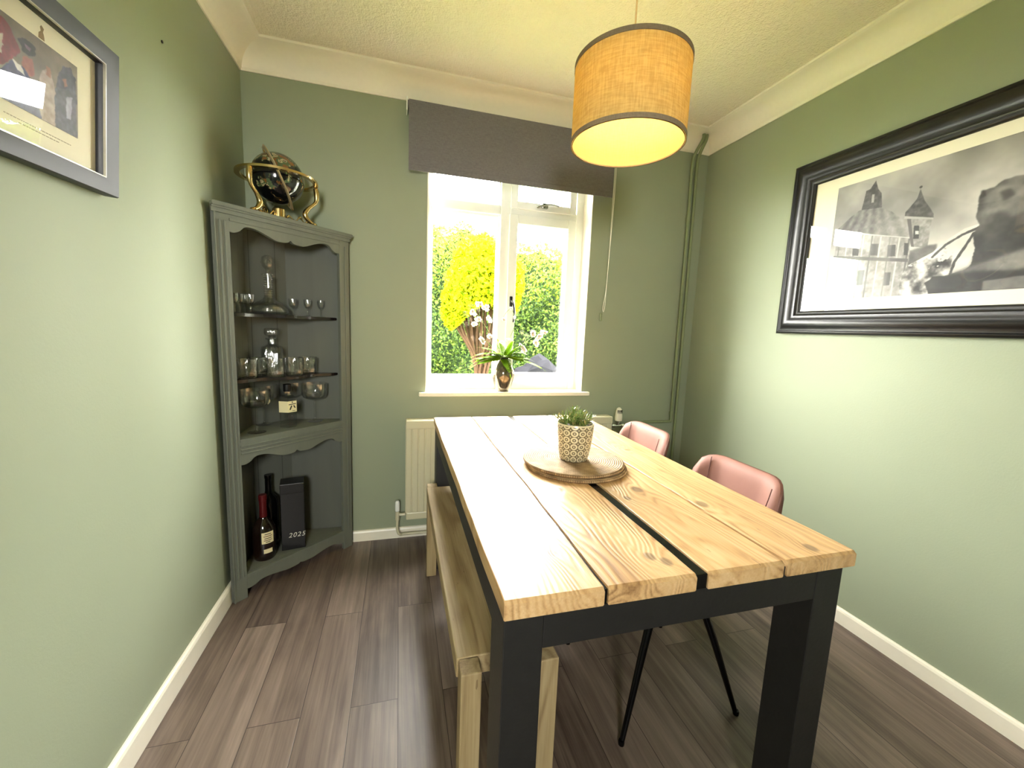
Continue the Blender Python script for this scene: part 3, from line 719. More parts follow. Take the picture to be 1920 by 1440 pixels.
# stiles
for a0, a1 in ((U0, U0+SW), (U1-SW, U1)):
    b = B(); box(b, a0, a1, 0, .020, 0, 1.585, .0015)
    for g in (.28, .62) if a0 == U0 else (.5,): box(b, a0+SW*g, a0+SW*g+.009, -.004, .001, .10, 1.560, .002)
    obj('stile', b, M['cab'], cb)
b = B(); box(b, U0-.001, U0+.004, -.0045, .018, .0, 1.585); obj('corner_bead', b, M['cab'], cb)
def wave(L, R, pts, z_other, n=1):
    """rail outline in (u,z): smooth scalloped edge pts + straight other edge"""
    e = [(p.x, p.y) for p in smooth_path([(a, c, 0) for a, c in pts], 6)]
    return e+[(R, z_other), (L, z_other)]
L_, Rr = U0+SW, U1-SW; mid_ = (L_+Rr)/2
def scallop(z, amp, up=1):
    w_ = Rr-L_; f = lambda t: L_+w_*t
    half = [(0,0),(.035,.0),(.075,.30),(.12,.95),(.19,1.0),(.27,.62),(.36,.05),(.42,-.02),(.475,.10),(.5,.42)]
    pts = [(f(t), z+up*amp*h) for t, h in half]+[(f(1-t), z+up*amp*h) for t, h in reversed(half[:-1])]
    return pts
b = B(); prism(b, wave(L_, Rr, scallop(1.522, .030), 1.585), .001, .019, 'y'); box(b, L_, Rr, -.003, .002, 1.562, 1.572, .001); obj('top_rail', b, M['cab'], cb)
b = B(); prism(b, wave(L_, Rr, scallop(.592, .026), .690), .001, .019, 'y')
for z0 in (.668, .652, .637): box(b, L_, Rr, -.004, .002, z0, z0+.007, .002)
obj('middle_rail', b, M['cab'], cb)
b = B(); prism(b, wave(L_, Rr, scallop(.040, .014), .090), .001, .019, 'y'); obj('bottom_rail', b, M['cab'], cb)
# cornice
def grow(e): 
    gl = w2c(-.6735, c2w(U0,0).y-.002); 
    return [(U0-.010,-e),(U1+e*.6,-e),(sideR[0]+e*.3,sideR[1]),cor2,cor1,gl]
b = B(); prism(b, grow(.006), 1.585, 1.600); prism(b, grow(.012), 1.600, 1.606); prism(b, grow(.018), 1.606, 1.622, 'z', .002); obj('cornice', b, M['cab'], cb)
def shelfpoly(front, e=.0115):
    ins = [inner[2], inner[1]]
    ctr = (.3, .13)
    ins = [(p[0]+(ctr[0]-p[0])*.012, p[1]+(ctr[1]-p[1])*.012) for p in ins]
    return [(p.x, p.y) for p in smooth_path([(a, c, 0) for a, c in front], 5)]+ins
def serp(w0, amp):
    a0, a1 = .067, .556; W = a1-a0
    return [(a0, w0), (a0+W*.10, w0-.004), (a0+W*.24, w0+amp*.5), (a0+W*.36, w0-amp*.1), (a0+W*.5, w0-amp), (a0+W*.64, w0-amp*.1), (a0+W*.76, w0+amp*.5), (a0+W*.90, w0-.004), (a1, w0)]
ins_ = [(p[0]+(.3-p[0])*.012, p[1]+(.13-p[1])*.012) for p in (inner[3], inner[2], inner[1])]
for z0 in (.927, 1.203):
    b = B(); prism(b, shelfpoly(serp(.052, .026)), z0, z0+.013, 'z', .003); o = obj('shaped_shelf', b, M['shelf_edge'], cb); o['label'] = 'dark lacquered shelf with curved front'
b = B(); prism(b, [(.037,.0205),(.585,.0205)]+[ins_[1],ins_[2]], .680, .700); box(b, L_, Rr, -.001, .0205, .690, .700); obj('shelf_board', b, M['cab'], cb)
b = B(); prism(b, [(.037,.0205),(.585,.0205)]+[ins_[1],ins_[2]], .086, .104); box(b, L_, Rr, -.001, .0205, .090, .104, .001); obj('base_board', b, M['cab'], cb)

# ------------------------------------------------------------------ glassware and bottles
S1, S2, S3, S4 = 1.216+.0004, .940+.0004, .700+.0004, .104+.0004
def stemmed(name, loc, R, hb, hs, rf, lab, cat, group, bowl='u', mat='glass', stem=.003):
    bm = B(); t = .0012
    if bowl == 'coupe': o_ = [(stem*1.3,hs-.004),(R*.55,hs+.002),(R*.86,hs+.010),(R*.97,hs+.022),(R,hs+.045),(R*1.0,hs+hb)]
    else: o_ = [(stem*1.5,hs-.002),(R*.62,hs+hb*.08),(R*.92,hs+hb*.30),(R,hs+hb*.6),(R*.98,hs+hb)]
    i_ = [(max(r_-t*1.2,.0005), z+t*1.4) for r_, z in reversed(o_[1:-1])]
    p = [(0,0),(rf*.96,0),(rf,.0012),(rf*.9,.0025),(rf*.35,.0045),(stem*1.3,.010),(stem,.022),(stem,hs*.55),(stem*1.1,hs-.012)]+o_+[(o_[-1][0]-t, o_[-1][1]+.0002)]+i_+[(0, o_[0][1]+.004)]
    lathe(bm, p, 28); o = obj(name, bm, M[mat], smooth=True, angle=50); o.location = loc
    return tag(o, lab, cat, group)
# sherry glasses on the top shelf
g0 = None
def at(u, w_, z): return tuple(c2w(u, w_, z))
small = [((.103,.078),'front left sherry glass, nearest to the left stile on the top shelf'),
         ((.140,.115),'small stemmed sherry glass second from the left on the top shelf'),
         ((.180,.158),'small stemmed sherry glass third from the left on the top shelf'),
         ((.166,.083),'small stemmed sherry glass fourth from the left, just left of the decanter')]
right = [((.390,.150),'small stemmed sherry glass immediately right of the tall decanter'),
         ((.446,.120),'small stemmed sherry glass in the middle of the three on the right'),
         ((.504,.100),'small stemmed sherry glass furthest right on the top shelf')]
for k, ((u, w_), lab) in enumerate(small+right):
    if g0 is None: g0 = stemmed('sherry_glass', at(u,w_,S1), .0175, .042, .038, .019, lab, 'glass', 'sherry glasses on the top shelf')
    else: dup(g0, at(u,w_,S1), label=lab)
# ship's decanter
dc = empty('decanter', at(.280,.150,S1), label="tall broad-based glass decanter with round stopper on the top shelf", cat='decanter')
b = B(); lathe(b, [(0,0),(.070,0),(.078,.006),(.079,.020),(.072,.036),(.050,.052),(.026,.066),(.019,.080),(.0185,.120),(.0165,.155),(.0165,.172),(.027,.176),(.027,.180),(.0145,.180),(.0135,.155),(.0155,.12),(.016,.082),(.024,.070),(.048,.056),(.068,.038),(.072,.022),(.068,.010),(0,.008)], 40)
obj('decanter_body', b, M['glass'], dc, smooth=True, angle=50)
b = B()
for zz in np.arange(.084, .170, .010): tube(b, [(.0178*math.cos(2*PI*k/20), .0178*math.sin(2*PI*k/20), zz) for k in range(20)], .0022, 6, closed=True)
obj('neck_rings', b, M['glass'], dc, smooth=True)
b = B(); lathe(b, [(0,.150),(.011,.150),(.0125,.182),(.008,.190),(.009,.200),(.022,.213),(.028,.232),(.024,.252),(.012,.262),(0,.264)], 10); obj('stopper', b, M['cut_glass'], dc)
# whisky decanter and tumblers
sd = empty('decanter', at(.305,.185,S2), label='square cut glass decanter with flat stopper on the middle shelf', cat='decanter')
b = B(); lathe(b, [(0,0),(.040,0),(.044,.004),(.044,.118),(.040,.128),(.022,.136),(.016,.142),(.016,.160),(.025,.163),(.025,.167),(.0125,.167),(.0125,.140),(.034,.126),(.038,.115),(.038,.014),(0,.012)], 32, power=7, rot=.15)
obj('decanter_body', b, M['cut_glass'], sd, smooth=True, angle=40)
b = B(); lathe(b, [(0,.150),(.011,.150),(.0115,.170),(.016,.178),(.028,.182),(.030,.190),(.030,.208),(.027,.213),(0,.213)], 32, power=7, rot=.15); obj('stopper', b, M['cut_glass'], sd, smooth=True, angle=40)
tum0 = None
tums = [((.150,.095),'cut glass whisky tumbler at the far left of the middle shelf'),
        ((.222,.160),'cut glass whisky tumbler half hidden behind, second from the left'),
        ((.262,.087),'cut glass whisky tumbler standing in front of the square decanter'),
        ((.345,.074),'cut glass whisky tumbler to the right in front of the square decanter'),
        ((.425,.098),'cut glass whisky tumbler at the far right of the middle shelf')]
for (u, w_), lab in tums:
    if tum0 is None:
        b = B(); lathe(b, [(0,0),(.034,0),(.0375,.003),(.0385,.012),(.040,.080),(.0395,.082),(.0385,.081),(.0365,.022),(.034,.015),(0,.013)], 36)
        tum0 = obj('whisky_tumbler', b, M['cut_glass'], smooth=True, angle=50); tum0.location = at(u,w_,S2); tag(tum0, lab, 'glass', 'whisky tumblers on the middle shelf')
    else: dup(tum0, at(u,w_,S2), label=lab)
# gin glasses and gin bottle
c0 = stemmed('gin_glass', at(.165,.072,S3), .058, .078, .112, .036, 'large coupe gin glass on the left in front of the gin bottle', 'glass', 'gin coupes in the cabinet', 'coupe', stem=.0045)
dup(c0, at(.258,.190,S3), label='large coupe gin glass at the back left behind the front one', group='gin coupes in the cabinet')
dup(c0, at(.400,.205,S3), label='large coupe gin glass hidden at the back behind the gin bottle', group='gin coupes in the cabinet')
dup(c0, at(.447,.085,S3), label='large coupe gin glass standing alone right of the gin bottle', group='gin coupes in the cabinet')
gb = empty('gin_bottle', at(.311,.082,S3), .25, label='clear square gin bottle with cream label and black cap', cat='bottle')
b = B(); hx = .041
lathe(b, [(0,0),(.036,0),(.0405,.004),(.041,.130),(.038,.138),(.018,.150),(.0135,.156),(.0135,.172),(0,.172)], 6, rot=PI/6); obj('bottle_glass', b, thin_glass('gin_bottle_glass', 0, 1, .11, .7), gb)
b = B(); lathe(b, [(0,.166),(.0165,.166),(.0170,.168),(.0170,.198),(.0155,.200),(0,.200)], 24); obj('cap', b, M['frame_black'], gb, smooth=True)
# hexagonal wrap-around label and its character
hexr = .0416; lab_pts = []
for k in range(3, 7):
    a = PI/6+k*PI/3; lab_pts.append((hexr*math.cos(a), hexr*math.sin(a)))
b = B(); vs0 = [b.verts.new((x, y, .072)) for x, y in lab_pts]; vs1 = [b.verts.new((x, y, .124)) for x, y in lab_pts]
for k in range(3): b.faces.new((vs0[k], vs0[k+1], vs1[k+1], vs1[k]))
r_ = bmesh.ops.extrude_face_region(b, geom=list(b.faces)); bmesh.ops.scale(b, vec=(1.006,1.006,1), verts=[v for v in r_['geom'] if isinstance(v, bmesh.types.BMVert)])
M['label_cream'] = simple('cream_paper_label', (.90,.86,.68), .7, var=.02, bump=0)
M['ink'] = simple('black_ink', (.05,.05,.045), .6, var=.02, bump=0)
lb = obj('paper_label', b, M['label_cream'], gb)
b = B()
pA, pB2 = Vector((*lab_pts[2], 0)), Vector((*lab_pts[1], 0)); pA2 = Vector((*lab_pts[1],0))
# strokes on the front face of the hexagon (between corner 1 and 2)
f0, f1 = Vector((*lab_pts[1],0)), Vector((*lab_pts[2],0)); fd = (f1-f0); fl = fd.length; fd.normalize(); fn_ = Vector((fd.y,-fd.x,0))
if fn_.dot(f0) < 0: fn_ = -fn_
def stroke(bm, p, q, w_):
    p, q = Vector(p), Vector(q); d = (q-p).normalized(); n_ = Vector((-d.y, d.x))*w_/2; vs = []
    for o_ in (.0003, .0010):
        for s in (p-n_, p+n_, q+n_, q-n_):
            vs.append(bm.verts.new(f0+fd*s.x+fn_*o_+Vector((0,0,s.y))))
    for f in ((0,1,2,3),(7,6,5,4),(0,4,5,1),(1,5,6,2),(2,6,7,3),(3,7,4,0)): bm.faces.new([vs[i] for i in f])
mx_ = fl*.5
stroke(b, (mx_-.001,.1215), (mx_+.001,.116), .0042); stroke(b, (mx_-.017,.1085), (mx_+.017,.1105), .0034); stroke(b, (mx_-.003,.103), (mx_-.012,.084), .0055); stroke(b, (mx_+.006,.103), (mx_+.013,.091), .005)
for q in range(7): stroke(b, (mx_+.000+q*.002,.0785), (mx_+.0012+q*.002,.0785), .0022)
obj('label_character', b, M['ink'], lb)

# whisky bottle with red neck, dark bottle behind, black box
M['amber'] = glass_mat('dark_brown_glass', '3a1c10'); M['dark_glass'] = simple('near_black_glass', (.03,.03,.03), .12, var=.1, bump=0)
M['whisky'] = NT('dark_bottle_glaze'); M['whisky'].P(col=lin((.085,.045,.032)), rough=.12, coat=.5); M['whisky'] = M['whisky'].m
M['red_foil'] = simple('dark_red_neck_foil', (.36,.07,.08), .35, .3, var=.15, bump=.1)
wb_ = empty('whisky_bottle', at(.180,.080,S4), label='dark round-shouldered bottle with red neck and cream label', cat='bottle')
b = B(); lathe(b, [(0,0),(.040,0),(.044,.005),(.0465,.03),(.0475,.11),(.045,.145),(.034,.172),(.020,.188),(.0150,.20),(.0135,.235),(0,.235)], 36); obj('bottle_glass', b, M['whisky'], wb_, smooth=True, angle=50)
b = B(); lathe(b, [(.0158,.198),(.0162,.20),(.0148,.24),(.0155,.275),(.0170,.277),(.0170,.300),(.0155,.302),(0,.302)], 24); obj('neck_foil', b, M['red_foil'], wb_, smooth=True)
def wrap(bm, R, z0, z1, a0, a1, n=10, R2=None):
    inn = [[bm.verts.new(((R)*math.cos(a0+(a1-a0)*i/n), (R)*math.sin(a0+(a1-a0)*i/n), z)) for i in range(n+1)] for z in (z0, z1)]
    for i in range(n): bm.faces.new((inn[0][i], inn[0][i+1], inn[1][i+1], inn[1][i]))
    rr = bmesh.ops.extrude_face_region(bm, geom=list(bm.faces)); vs = [v for v in rr['geom'] if isinstance(v, bmesh.types.BMVert)]
    for v in vs: l_ = math.hypot(v.co.x, v.co.y); v.co.x *= (l_+.0006)/l_; v.co.y *= (l_+.0006)/l_
# local angle facing the camera, a little to the right
va = math.atan2(-1.879, .559)+0.30-0.0
b = B(); wrap(b, .0480, .085, .138, va-.52, va+.52); o = obj('paper_label', b, M['label_cream'], wb_)
b2 = B()
for k, (z, l_) in enumerate(((.128,.30),(.118,.40),(.108,.34),(.099,.38),(.091,.22))):
    wrap2 = B(); wrap(wrap2, .0487, z, z+.003, va-l_*.9, va+l_*.9); obj('label_print', wrap2, M['thread'] if k % 2 else M['darkmetal'], o)
b2.free()
b = B(); wrap(b, .0472, .038, .058, va-.38, va+.38); obj('lower_label', b, M['label_cream'], wb_)
b = B(); lathe(b, [(0,0),(.036,0),(.040,.004),(.040,.215),(.034,.240),(.0165,.262),(.0145,.275),(.0145,.335),(.0160,.337),(.0160,.352),(0,.352)], 32)
o = obj('wine_bottle', b, M['dark_glass'], smooth=True, angle=50); o.location = at(.256,.175,S4); tag(o, 'tall black bottle standing behind the red-necked bottle', 'bottle')
bx = empty('presentation_box', at(.315,.075,S4), .20, label='tall glossy black bottle box marked 2025 on the bottom shelf', cat='box')
M['box_black'] = simple('glossy_black_card', (.055,.055,.058), .3, var=.15, bump=.04)
b = B(); box(b, -.050, .050, -.045, .045, 0, .322, .002); obj('box_body', b, M['box_black'], bx)
b = B(); box(b, -.0505, .0505, -.0455, .0455, .280, .328, .002); obj('box_lid', b, M['box_black'], bx)
tc = bpy.data.curves.new('year_writing', 'FONT'); tc.body = '2025'; tc.size = .032; tc.extrude = .0004; tc.shear = .25; tc.align_x = 'CENTER'; tc.space_character = 1.15
dg = bpy.data.objects.new('tmp_txt', tc); COL.objects.link(dg)
bpy.context.view_layer.update()
me = bpy.data.meshes.new_from_object(dg.evaluated_get(bpy.context.evaluated_depsgraph_get())); bpy.data.objects.remove(dg)
M['white_pen'] = simple('white_paint_pen', (.86,.85,.80), .5, var=.02, bump=0); me.materials.clear(); me.materials.append(M['white_pen'])
o = bpy.data.objects.new('year_writing', me); COL.objects.link(o); o.parent = bx; o.location = (.014, -.0458, .062); o.rotation_euler = (PI/2, 0, 0)

M['pale_brass'] = simple('pale_brushed_brass', (.90,.82,.66), .45, .8, var=.03, bump=0)
# ------------------------------------------------------------------ gemstone globe on the cabinet
GZ = 1.6224; GX, GY = -.503, 2.060
gl = empty('desk_globe', (GX, GY, GZ), label='gemstone globe in a brass stand on top of the corner cabinet', cat='globe')
fa = math.atan2(1.97-2.060, -.540+.503)
angs = [math.atan2(1.962-GY, -.550-GX), math.atan2(2.112-GY, -.380-GX), 0]
angs[2] = (angs[0]+angs[1])/2+PI
RR = .150; RZ = .172
for a in angs:
    ca, sa = math.cos(a), math.sin(a)
    pts = [(RR*ca,RR*sa,RZ-.006),((RR+.004)*ca,(RR+.004)*sa,RZ-.035),((RR-.002)*ca,(RR-.002)*sa,RZ-.068),((RR-.033)*ca,(RR-.033)*sa,RZ-.100),((RR-.046)*ca,(RR-.046)*sa,.045),((RR-.030)*ca,(RR-.030)*sa,.020),((RR-.006)*ca,(RR-.006)*sa,.007)]
    b = B(); sp = smooth_path(pts, 5); tube(b, sp, [.0098+.0022*math.sin(i*.4) for i in range(len(sp))], 12)
    lathe(b, [(0,0),(.011,0),(.013,.005),(.010,.012),(0,.014)], 12, ((RR-.008)*ca,(RR-.008)*sa,0))
    obj('stand_leg', b, M['gold'], gl, smooth=True)
    b = B(); n = 16; tw = []
    for i in range(n+1):
        t_ = i/n; rr_ = .030+(RR-.065)*t_; tw.append((rr_*ca-sa*.006*math.sin(t_*PI*3), rr_*sa+ca*.006*math.sin(t_*PI*3), .018+.010*math.sin(t_*PI*4)))
    tube(b, tw, [.0045+.002*math.sin(i*1.4) for i in range(n+1)], 8); obj('foot_scroll', b, M['gold'], gl, smooth=True)
b = B(); n = 64
ring = []
for rr_, zz in ((RR-.013,RZ-.004),(RR+.007,RZ-.004),(RR+.007,RZ+.005),(RR-.013,RZ+.005)): ring.append([b.verts.new((rr_*math.cos(2*PI*k/n), rr_*math.sin(2*PI*k/n), zz)) for k in range(n)])
for q in range(4):
    for k in range(n): b.faces.new((ring[q][k], ring[q][(k+1)%n], ring[(q+1)%4][(k+1)%n], ring[(q+1)%4][k]))
obj('horizon_ring', b, M['gold'], gl, smooth=True, angle=30)
b = B(); lathe(b, [(0,.0),(.034,.0),(.034,.010),(.026,.014),(.026,.046),(.022,.050),(0,.050)], 24); obj('compass_case', b, M['gold'], gl, smooth=True, angle=40)
# tilted axis: top leans left in view, plane of the meridian faces along the view
vd = Vector((GX, GY, 0)).normalized(); vs_ = Vector((vd.y, -vd.x, 0))      # view direction, screen right
axis = (Vector((0,0,1))*.93 - vs_*.42).normalized(); gc = Vector((0,0,RZ))
side2 = (vd-axis*vd.dot(axis)).normalized()
b = B(); MR = .122
tube(b, [tuple(gc+(axis*math.cos(2*PI*k/64)+side2*math.sin(2*PI*k/64))*MR) for k in range(64)], 1.0, 8, closed=True, flat=(.0028,.0092))
obj('meridian_ring', b, M['pale_brass'], gl, smooth=True, angle=60)
b = B(); tube(b, [tuple(gc+axis*(MR+.006)), tuple(gc-axis*(MR+.010))], .003, 8); obj('axis_pin', b, M['gold'], gl, smooth=True)
def gem():
    t = NT('onyx_and_gemstone'); v = t.coord()
    sz = t.node('ShaderNodeSeparateXYZ'); t.set(sz, 0, v)
    n1 = t.math('ADD', t.noise(v, 15, 5, .55, .3), t.math('MULTIPLY', t.math('SUBTRACT', sz.outputs[2], .185), 1.1)); n2 = t.noise(v, 42, 3)
    land = t.ramp(n1, [(.505,(0,0,0)),(.525,(1,1,1))])
    cl = t.ramp(n2, [(.35, lin((.42,.28,.14))),(.46, lin((.25,.32,.20))),(.56, lin((.60,.56,.42))),(.66, lin((.30,.20,.16)))], 'CONSTANT')
    t.P(col=t.mix(land, lin((.035,.04,.045)), cl), rough=.12, coat=.5); return t.m
b = B(); bmesh.ops.create_uvsphere(b, u_segments=48, v_segments=28, radius=.103); bmesh.ops.translate(b, verts=b.verts, vec=gc); obj('globe_ball', b, gem(), gl, smooth=True, angle=80)

# ------------------------------------------------------------------ framed pictures
def poly_mask(Yg, Zg, pts):
    m_ = np.zeros(Yg.shape, bool); n = len(pts)
    for i in range(n):
        (x1, y1), (x2, y2) = pts[i], pts[(i+1) % n]
        if y1 == y2: continue
        c = ((Zg < y1) != (Zg < y2)) & (Yg < (x2-x1)*(Zg-y1)/(y2-y1)+x1); m_ ^= c
    return m_
def fbm(h, w_, cells, seed, octv=4):
    r = np.random.default_rng(seed); out = np.zeros((h, w_)); amp = 1; tot = 0
    for o_ in range(octv):
        ch_, cw = max(2, int(cells*2**o_)), max(2, int(cells*2**o_*w_/h)); g = r.random((ch_+1, cw+1))
        yy = np.linspace(0, ch_-1e-6, h); xx = np.linspace(0, cw-1e-6, w_); yi, xi = yy.astype(int), xx.astype(int)
        fy, fx = (yy-yi)[:,None], (xx-xi)[None,:]; fy = fy*fy*(3-2*fy); fx = fx*fx*(3-2*fx)
        a, b_, c, d = g[yi][:,xi], g[yi][:,xi+1], g[yi+1][:,xi], g[yi+1][:,xi+1]
        out += amp*((a*(1-fx)+b_*fx)*(1-fy)+(c*(1-fx)+d*fx)*fy); tot += amp; amp *= .5
    return out/tot
def blur(a, k=1):
    for _ in range(k):
        for ax in (0, 1): a = (np.roll(a,1,ax)+2*a+np.roll(a,-1,ax))/4
    return a
def art_material(name, rgb, rough=.5):
    h, w_ = rgb.shape[:2]; im = bpy.data.images.new(name, w_, h)
    px_ = np.ones((h, w_, 4), np.float32); px_[..., :3] = np.clip(rgb, 0, 1)[::-1]; im.pixels.foreach_set(px_.ravel()); im.pack()
    t = NT(name); ti = t.n.new('ShaderNodeTexImage'); ti.image = im; t.t.links.new(t.coord('UV'), ti.inputs[0])
    t.P(col=ti.outputs[0], rough=rough); return t.m
def art_plane(name, mat, parent, x, ya, yb, z0, z1, nx):
    """flat print on a side wall; ya = the edge seen on the left, yb = the edge on the right"""
    bm = B(); uv = bm.loops.layers.uv.new('UVMap'); t_ = .001*nx
    vs = [bm.verts.new((x+t_, y, z)) for y, z in ((ya,z0),(yb,z0),(yb,z1),(ya,z1))]; f = bm.faces.new(vs)
    for l_, c in zip(f.loops, ((0,0),(1,0),(1,1),(0,1))): l_[uv].uv = c
    vb = [bm.verts.new((x, v.co.y, v.co.z)) for v in vs]; bm.faces.new(list(reversed(vb)))
    for i in range(4): bm.faces.new((vs[i], vb[i], vb[(i+1)%4], vs[(i+1)%4]))
    return obj(name, bm, mat, parent, world=True)
def moulding(name, mat, parent, xw, nx, y0, y1, z0, z1, prof_):
    """mitred picture frame; profile = (distance inwards from the outer edge, height off the wall)"""
    bm = B(); rings = []
    for (yy, zz, sy, sz) in ((y0,z0,1,1),(y1,z0,-1,1),(y1,z1,-1,-1),(y0,z1,1,-1)):
        rings.append([bm.verts.new((xw+nx*h_, yy+sy*d, zz+sz*d)) for d, h_ in prof_])
    n = len(prof_)
    for i in range(4):
        a, c = rings[i], rings[(i+1)%4]
        for k in range(n): bm.faces.new((a[k], a[(k+1)%n], c[(k+1)%n], c[k]))
    return obj(name, bm, mat, parent, world=True, smooth=True, angle=50)
def flat(bm, x, nx, y0, y1, z0, z1, t_=.001): box(bm, min(x, x+nx*t_), max(x, x+nx*t_), y0, y1, z0, z1)

# large black and white print, right wall
rp = empty('framed_picture', (XR-.004, 1.0, 1.226), label='large black framed monochrome city photograph on the right wall', cat='picture')
RY0, RY1, RZ0, RZ1 = .385, 1.622, 1.226, 2.000
xw = XR-.0005
moulding('picture_frame', M['frame_black'], rp, xw, -1, RY0, RY1, RZ0, RZ1,
   [(0,0),(0,.022),(.004,.027),(.012,.028),(.016,.023),(.022,.024),(.032,.034),(.046,.040),(.060,.038),(.070,.030),(.075,.028),(.083,.028),(.088,.022),(.096,.021),(.104,.014),(.106,.004),(.106,0)])
b = B(); flat(b, xw-.0050, -1, RY0+.10, RY1-.10, RZ0+.096, RZ1-.096); obj('mount_board', b, M['mat_board'], rp, world=True)
PY0, PY1, PZ0, PZ1 = .590, 1.417, 1.378, 1.850
def paint_city():
    h, w_ = 460, 806; zs = np.linspace(PZ1, PZ0, h)[:,None]*np.ones((1,w_)); ys = np.linspace(PY1, PY0, w_)[None,:]*np.ones((h,1))
    cl = fbm(h, w_, 3, 5, 5); fine = fbm(h, w_, 40, 9, 3); med = fbm(h, w_, 14, 21, 4)
    g = .60+.30*(cl-.5)*1.6; g -= .16*np.clip((ys-1.25)/.2,0,1)*np.clip((zs-1.62)/.2,0,1); g += .10*np.clip((1.62-zs)/.2,0,1)
    jy = ys+(fine-.5)*.005; jz = zs+(med-.5)*.010
    def put(pts, val, tex=.0, arr=None, soft=0):
        nonlocal g
        m_ = poly_mask(jy, jz, pts) if soft else poly_mask(ys, zs, pts); v = val+tex*(( fine if arr is None else arr)-.5)*2
        a = blur(m_.astype(float), soft) if soft else m_; g = g*(1-a)+v*a; return m_
    put([(1.395,1.66),(1.12,1.588),(1.122,1.507),(1.123,1.375),(1.40,1.375)], .52, .14)
    for k in range(9):
        yv = 1.385-k*.032; put([(yv,1.66-.28*(1.395-yv)),(yv-.005,1.66-.28*(1.395-yv)),(yv-.005,1.378),(yv,1.378)], .70 if k%2 else .34)
    put([(1.40,1.552),(1.12,1.500),(1.12,1.512),(1.40,1.566)], .28); put([(1.40,1.665),(1.12,1.585),(1.12,1.597),(1.40,1.68)], .74)
    for q in ([(1.195,1.574),(1.168,1.571),(1.164,1.528),(1.19,1.53)],[(1.14,1.572),(1.127,1.569),(1.123,1.525),(1.136,1.527)],[(1.255,1.59),(1.228,1.585),(1.226,1.54),(1.252,1.545)],[(1.325,1.60),(1.30,1.598),(1.298,1.55),(1.322,1.555)],[(1.19,1.47),(1.17,1.468),(1.168,1.42),(1.188,1.42)],[(1.29,1.49),(1.265,1.488),(1.265,1.43),(1.288,1.43)]): put(q, .17)
    dome = [(1.40,1.676),(1.377,1.692),(1.356,1.711),(1.322,1.733),(1.286,1.738),(1.243,1.725),(1.2,1.701),(1.156,1.659),(1.132,1.619),(1.12,1.588),(1.26,1.628)]
    dm = put(dome, .42, .10); rib = .5+.5*np.sin((ys-1.27)*150/(.5+np.clip((1.75-zs)*5,0.15,2))); g = np.where(dm, g+.12*(rib-.5)-.10*np.clip((ys-1.27)*7,-1,1), g)
    put([(1.311,1.734),(1.306,1.777),(1.303,1.806),(1.289,1.809),(1.272,1.836),(1.259,1.8),(1.245,1.781),(1.236,1.725)], .24, .15)
    put([(1.279,1.786),(1.270,1.784),(1.268,1.752),(1.278,1.753)], .60)
    put([(1.144,1.66),(1.067,1.641),(1.066,1.542),(1.117,1.555)], .50, .18); put([(1.144,1.66),(1.132,1.66),(1.108,1.552),(1.117,1.555)], .30)
    put([(1.118,1.629),(1.102,1.626),(1.097,1.58),(1.114,1.582)], .08); put([(1.112,1.61),(1.101,1.608),(1.099,1.595),(1.110,1.597)], .75)
    put([(1.116,1.757),(1.098,1.712),(1.077,1.68),(1.064,1.657),(1.063,1.639),(1.152,1.665),(1.153,1.685),(1.138,1.703),(1.122,1.725)], .25, .16)
    put([(1.153,1.672),(1.063,1.645),(1.063,1.639),(1.153,1.662)], .62); m_ = (ys-1.116)**2+(zs-1.764)**2 < .0045**2; g = np.where(m_, .12, g)
    put([(1.12,1.545),(1.04,1.55),(1.04,1.47),(1.12,1.47)], .33, .22, med, 12)
    water = [(.925,1.597),(.971,1.588),(1.017,1.556),(1.049,1.523),(1.119,1.486),(1.135,1.446),(1.132,1.376),(1.04,1.376),(1.036,1.429),(.98,1.442),(.948,1.463),(.93,1.523),(.94,1.575)]
    wm = poly_mask(ys, zs, water); g = np.where(wm, .80+.15*(med-.5), g)
    lowm = wm & (zs < 1.50+.3*(fine-.5)*.4) & (ys > .99); g = np.where(lowm, .55+1.5*(med-.5)+.5*(fine-.5), g)
    def line(pts, wd, v):
        nonlocal g
        for (a1, b1), (a2, b2_) in zip(pts, pts[1:]):
            L2 = (a2-a1)**2+(b2_-b1)**2; t_ = np.clip(((ys-a1)*(a2-a1)+(zs-b1)*(b2_-b1))/L2,0,1); d = np.hypot(ys-a1-t_*(a2-a1), zs-b1-t_*(b2_-b1)); g = np.where(d < wd*(.6+.8*fine), v, g)
    line([(.932,1.585),(.977,1.567),(1.015,1.543),(1.047,1.506)], .004, .22); line([(.946,1.567),(.962,1.527),(.983,1.48),(.989,1.436)], .004, .18)
    lion = [(.60,1.60),(.70,1.68),(.80,1.722),(.845,1.719),(.869,1.723),(.897,1.716),(.917,1.702),(.939,1.7),(.948,1.682),(.947,1.652),(.948,1.622),(.936,1.595),(.948,1.568),(.937,1.517),(.939,1.468),(.951,1.451),(1.0,1.438),(1.037,1.435),(1.057,1.417),(1.04,1.376),(.59,1.372),(.585,1.60)]
    lm = put(lion, .25, .16, med, 2); g = np.where(lm, g+.14*np.clip((zs-1.6)*8,-1,1), g)
    put([(.932,1.683),(.904,1.701),(.857,1.695),(.82,1.667),(.82,1.615),(.864,1.596),(.893,1.626),(.933,1.624)], .47, .16, med, 60)
    put([(.902,1.686),(.877,1.69),(.865,1.664),(.889,1.653)], .22, .1, med, 25); put([(.947,1.700),(.940,1.702),(.932,1.680),(.945,1.672)], .16, .1, med, 6)
    put([(.94,1.46),(.82,1.50),(.70,1.50),(.59,1.47),(.59,1.43),(.80,1.438),(1.0,1.44)], .42, .16, med, 50); put([(.903,1.408),(.802,1.416),(.59,1.42),(.59,1.372),(.901,1.376)], .43, .12, med, 6)
